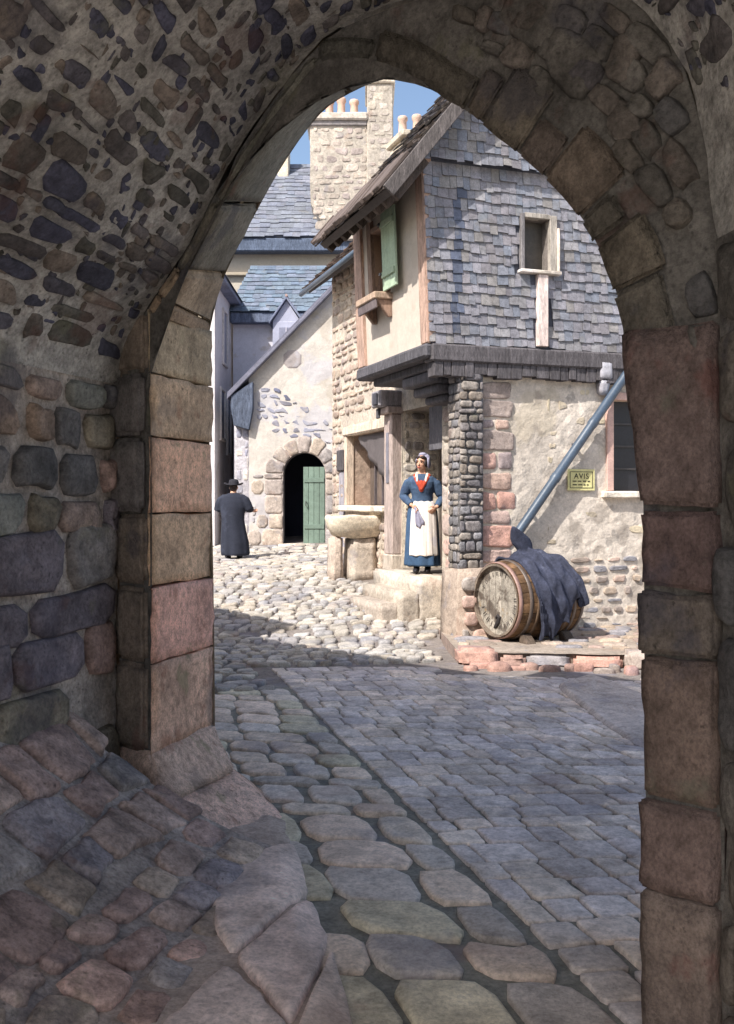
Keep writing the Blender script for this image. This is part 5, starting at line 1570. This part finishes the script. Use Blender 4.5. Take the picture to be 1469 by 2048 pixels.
for z in zA:
    rx, ry = prof_s[z]; row = []
    for k in range(31):
        t = R(-90) + R(-40 + 106 * k / 30) + R(0)
        kk = 1.045 + .018 * math.sin(k * .9 + z * 5) + .012 * math.sin(k * 2.1)
        row.append(mb.vert((math.cos(t) * rx * kk, math.sin(t) * ry * kk, z + .006 * math.sin(k * .7)), W_))
    rows.append(row)
for a, b in zip(rows, rows[1:]):
    for k in range(30): mb.face(a[k], a[k + 1], b[k + 1], b[k])
apr = mb.build('apron', white, woman, True, local=True)
m = apr.modifiers.new('thickness', 'SOLIDIFY'); m.thickness = .008; m2 = apr.modifiers.new('sub', 'SUBSURF'); m2.levels = m2.render_levels = 1
# red kerchief with white collar
mb = MB()
for sx in (-1, 1):
    tube(mb, [(sx * .085, .05, 1.345), (sx * .095, -.02, 1.335), (sx * .075, -.085, 1.29), (sx * .035, -.135, 1.215), (.0, -.158, 1.14)], [.026, .03, .032, .03, .014], W_, 10)
ellipsoid(mb, (0, -.135, 1.19), (.045, .03, .085), W_, 14, 10)
ke = mb.build('kerchief', red, woman, True, local=True); remesh(ke, .007, 2)
mb = MB()
for sx in (-1, 1):
    tube(mb, [(sx * .03, .06, 1.385), (sx * .07, .02, 1.375), (sx * .072, -.06, 1.345), (sx * .06, -.118, 1.285), (sx * .052, -.142, 1.225)], [.012, .015, .017, .017, .010], W_, 10)
    tube(mb, [(sx * .06, .055, 1.372), (sx * .098, .0, 1.352), (sx * .096, -.075, 1.312), (sx * .078, -.122, 1.255)], [.010, .013, .013, .008], W_, 10)
cr = mb.build('collar', white, woman, True, local=True); remesh(cr, .007, 2)
Mz = Matrix.Rotation(R(-22), 3, 'Z'); hc_ = V((0, -.02, 1.505))
mb = MB()
for off, r in (((0, .03, .035), (.084, .088, .088)), ((-.066, .0, .0), (.026, .055, .055)), ((.066, .0, .0), (.026, .055, .055)), ((-.032, -.048, .078), (.040, .036, .022)), ((.032, -.048, .078), (.040, .036, .022)), ((0, .095, -.01), (.05, .04, .045))):
    ellipsoid(mb, hc_ + Mz @ V(off), r, W_, 16, 12, Mz)
hr = mb.build('hair', darkhair, woman, True, local=True); remesh(hr, .007, 1)
lilac = cloth_mat('lace_cap', rgb(158, 156, 176), .12, .9, .25)
mb = MB()
for off, r in (((0, .055, .068), (.094, .082, .072)), ((-.088, .03, .0), (.020, .05, .075)), ((.088, .03, .0), (.020, .05, .075)), ((0, .02, .122), (.055, .05, .028))):
    ellipsoid(mb, hc_ + Mz @ V(off), r, W_, 16, 12, Mz)
cp = mb.build('cap', lilac, woman, True, local=True); remesh(cp, .007, 1)
for sx in (-1, 1):
    mb = MB(); ellipsoid(mb, hc_ + Mz @ V((sx * .031, -.084, .010)), (.013, .006, .006), W_, 10, 8, Mz); mb.build('eye', darkhair, woman, True, local=True)
    mb = MB(); tube(mb, [hc_ + Mz @ V((sx * x, y, z)) for x, y, z in ((.014, -.090, .030), (.032, -.090, .036), (.050, -.078, .030))], .0045, W_, 6); mb.build('eyebrow', darkhair, woman, True, local=True)
lips = cloth_mat('lips', rgb(170, 84, 74), .1, .6, .05)
mb = MB(); ellipsoid(mb, hc_ + Mz @ V((0, -.0985, -.057)), (.022, .006, .009), W_, 12, 8, Mz); mb.build('mouth', lips, woman, True, local=True)
for sx, yy in ((-.075, -.03), (.075, .02)):
    mb = MB(); ellipsoid(mb, (sx, yy - .075, .040), (.044, .125, .042), W_, 14, 8)
    tube(mb, [(sx, yy, .05), (sx, yy, .13)], [.046, .042], W_, 10)
    sh2 = mb.build('shoe', black, woman, True, local=True); remesh(sh2, .008, 1)
# cloth in her hand
mb = MB()
hp = wR + V((.62, -.35, -.55)).normalized() * .085
rows = []
for i, (dz, w2, t2, dx) in enumerate(((.035, .014, .012, -.012), (.01, .026, .02, 0), (-.03, .03, .02, .012), (-.08, .042, .018, .026), (-.13, .054, .018, .04), (-.18, .062, .014, .05), (-.22, .060, .010, .056))):
    row = [mb.vert(hp + V((dx + math.cos(t) * w2, math.sin(t) * t2 * (1 + .7 * math.sin(math.cos(t) * 7 + i * .3)) - .012 - .022 * (i > 1), dz + (.03 * math.cos(t * 2 + .6) + .012 * math.sin(5 * t) if i > 4 else 0))), W_) for t in [2 * math.pi * k / 24 for k in range(24)]]
    rows.append(row)
for a, b in zip(rows, rows[1:]):
    for k in range(24): mb.face(a[k], b[k], b[(k + 1) % 24], a[(k + 1) % 24])
mb.face(*rows[0]); mb.face(*rows[-1][::-1])
wm = Matrix.Translation(woman.location) @ Matrix.Rotation(wrz, 4, 'Z')
for i, p in enumerate(mb.v): mb.v[i] = tuple(wm @ V(p))
tag(mb.build('cloth', greyc, None, True), 'small grey cloth held in the hand of the aproned woman', 'cloth')

# ---- man in a long black coat, seen from behind
mp = at(466, 1118, 19.7); mzv = gz(mp.x, 19.7)
man = thing('person', 'man in long black coat and broad brimmed black hat walking away up the lane', 'person', (mp.x, mp.y, mzv + .012), R(-6))
man.scale = (1.06, 1.0, .94)
mb = MB()
ringloft(mb, [(0, 0, .78, .13, .11), (0, 0, .88, .165, .13), (0, 0, 1.0, .15, .12), (0, .02, 1.15, .17, .13), (0, .03, 1.28, .19, .12), (0, .04, 1.34, .13, .09), (0, .05, 1.37, .065, .06), (.0, .06, 1.42, .055, .058), (0, .065, 1.46, .055, .056)], W_, 24)
hb = V((.0, .075, 1.50))
head(mb, hb, R(180), 1.0)
sl, el, wl = V((-.185, .03, 1.30)), V((-.27, .0, 1.06)), V((-.15, .17, 1.0))
sr_, er_, wr2 = V((.185, .03, 1.30)), V((.285, .02, 1.07)), V((.305, .21, 1.02))
for s_, e_, w2 in ((sl, el, wl), (sr_, er_, wr2)):
    tube(mb, [s_, s_.lerp(e_, .5), e_, e_.lerp(w2, .5), w2], [.052, .046, .04, .034, .027], W_, 12)
hand(mb, wl, (.5, .6, .0), (0, 0, 1), s=1.05, curl=.8)
hand(mb, wr2, (.35, .75, -.1), (-.3, .2, .9), s=1.05, curl=.8)
for sx, y0, y1 in ((-.07, -.10, -.13), (.09, .10, .13)):
    tube(mb, [(sx, 0, .84), (sx, y0 * .4, .46), (sx, y1, .10), (sx, y1 - .01, .06)], [.09, .06, .04, .04], W_, 12)
    ellipsoid(mb, (sx, y1 + .05, .036), (.04, .12, .036), W_, 12, 8)
o = mb.build('body', skin, man, True, local=True); remesh(o, .0075, 1)
coatm = cloth_mat('black_wool', rgb(46, 49, 60), .12, .95, .15, [(rgb(66, 70, 84), 1.6, .55, .5)])
hatm = cloth_mat('black_felt', rgb(48, 48, 54), .2, .85, .2)
mb = MB()
def cfold(t, z): return 1 + .05 * (1 - min(1, z / 1.15)) * math.sin(t * 9 + 1.5 * math.sin(t * 3)) + .012 * math.sin(t * 6 + z * 4)
ringloft(mb, [(.0, .03, 1.385, .075, .07), (0, .03, 1.35, .15, .11), (0, .03, 1.30, .225, .150), (0, .02, 1.20, .25, .175), (0, .01, 1.08, .255, .185), (0, 0, .96, .225, .18), (.0, 0, .82, .215, .185), (.01, 0, .6, .235, .20), (.03, .0, .35, .262, .235), (.04, .0, .12, .268, .255), (.035, 0, .07, .25, .245), (.035, 0, .10, .2, .2)], W_, 64, cfold)
for s_, e_, w2 in ((sl, el, wl), (sr_, er_, wr2)):
    tube(mb, [V((s_.x * .4, s_.y, s_.z - .03)), V((s_.x * .85, s_.y, s_.z - .02)), s_.lerp(e_, .3), s_.lerp(e_, .7), e_, e_.lerp(w2, .4), e_.lerp(w2, .85)], [.07, .088, .10, .10, .094, .084, .062], W_, 14)
ct = mb.build('coat', coatm, man, True, local=True); remesh(ct, .012, 3)
mb = MB()
for off, r in (((0, -.042, .02), (.082, .062, .075)), ((0, -.035, -.04), (.070, .058, .050))):
    ellipsoid(mb, hb + V(off), r, W_, 14, 10)
hr = mb.build('hair', darkhair, man, True, local=True); remesh(hr, .008, 1)
mb = MB()
prev = None
for r, z, b_ in ((.001, .165, 0), (.05, .162, 0), (.082, .145, 0), (.095, .10, 0), (.098, .055, 0), (.102, .042, 0), (.14, .040, .3), (.178, .046, 1), (.182, .040, 1), (.178, .034, 1), (.14, .028, .3), (.10, .030, 0), (.09, .03, 0), (.02, .1, 0)):
    row = []
    for k in range(36):
        t = 2 * math.pi * k / 36
        zz_ = z + b_ * .045 * abs(math.cos(t)) ** 2.5
        row.append(mb.vert(hb + V((math.cos(t) * r, math.sin(t) * r * 1.08, zz_ + .012)), W_))
    if prev:
        for k in range(36): mb.face(prev[k], prev[(k + 1) % 36], row[(k + 1) % 36], row[k])
    prev = row
mb.build('hat', hatm, man, True, local=True)
for sx, y1 in ((-.07, -.13), (.09, .13)):
    mb = MB(); ellipsoid(mb, (sx, y1 + .055, .045), (.05, .14, .045), W_, 14, 8); tube(mb, [(sx, y1, .05), (sx, y1, .16)], [.052, .05], W_, 10)
    s2 = mb.build('shoe', black, man, True, local=True); remesh(s2, .009, 1)
SUN_E, SKY_S, EXPO = 4.0, .125, .8
# ------------------------------------------------------------------ camera, light
cam = bpy.data.cameras.new('camera'); co = bpy.data.objects.new('camera', cam); COL.objects.link(co)
co.location = (0, 0, EYE); co.rotation_euler = (R(90), 0, 0)
cam.sensor_fit = 'HORIZONTAL'; cam.sensor_width = 36; cam.lens = F / 1469 * 36
cam.shift_y = -24 / 1469; cam.clip_start = .05; cam.clip_end = 2000
scene.camera = co
EL = 46.0
ts = V((-.66, -.751, math.tan(R(EL)))).normalized()
sun = bpy.data.lights.new('sun', 'SUN'); so = bpy.data.objects.new('sun', sun); COL.objects.link(so)
sun.energy = SUN_E; sun.angle = R(.5); sun.color = (1.0, .96, .91)
so.rotation_euler = (-ts).to_track_quat('-Z', 'Y').to_euler(); so.location = (-8, -6, 12)
w = bpy.data.worlds.new('World'); scene.world = w; w.use_nodes = True
nt = w.node_tree
bg = nt.nodes['Background']
sk = nt.nodes.new('ShaderNodeTexSky'); sk.sky_type = 'NISHITA'; sk.sun_disc = False
sk.sun_elevation = R(EL); sk.sun_rotation = math.atan2(ts.x, ts.y)
sk.air_density = 1.0; sk.dust_density = 2.5; sk.ozone_density = 1.0
nt.links.new(sk.outputs[0], bg.inputs[0]); bg.inputs[1].default_value = SKY_S
scene.view_settings.view_transform = 'Standard'; scene.view_settings.look = 'None'
scene.view_settings.exposure = EXPO; scene.view_settings.gamma = 1
scene.cycles.max_bounces = 10; scene.cycles.diffuse_bounces = 6
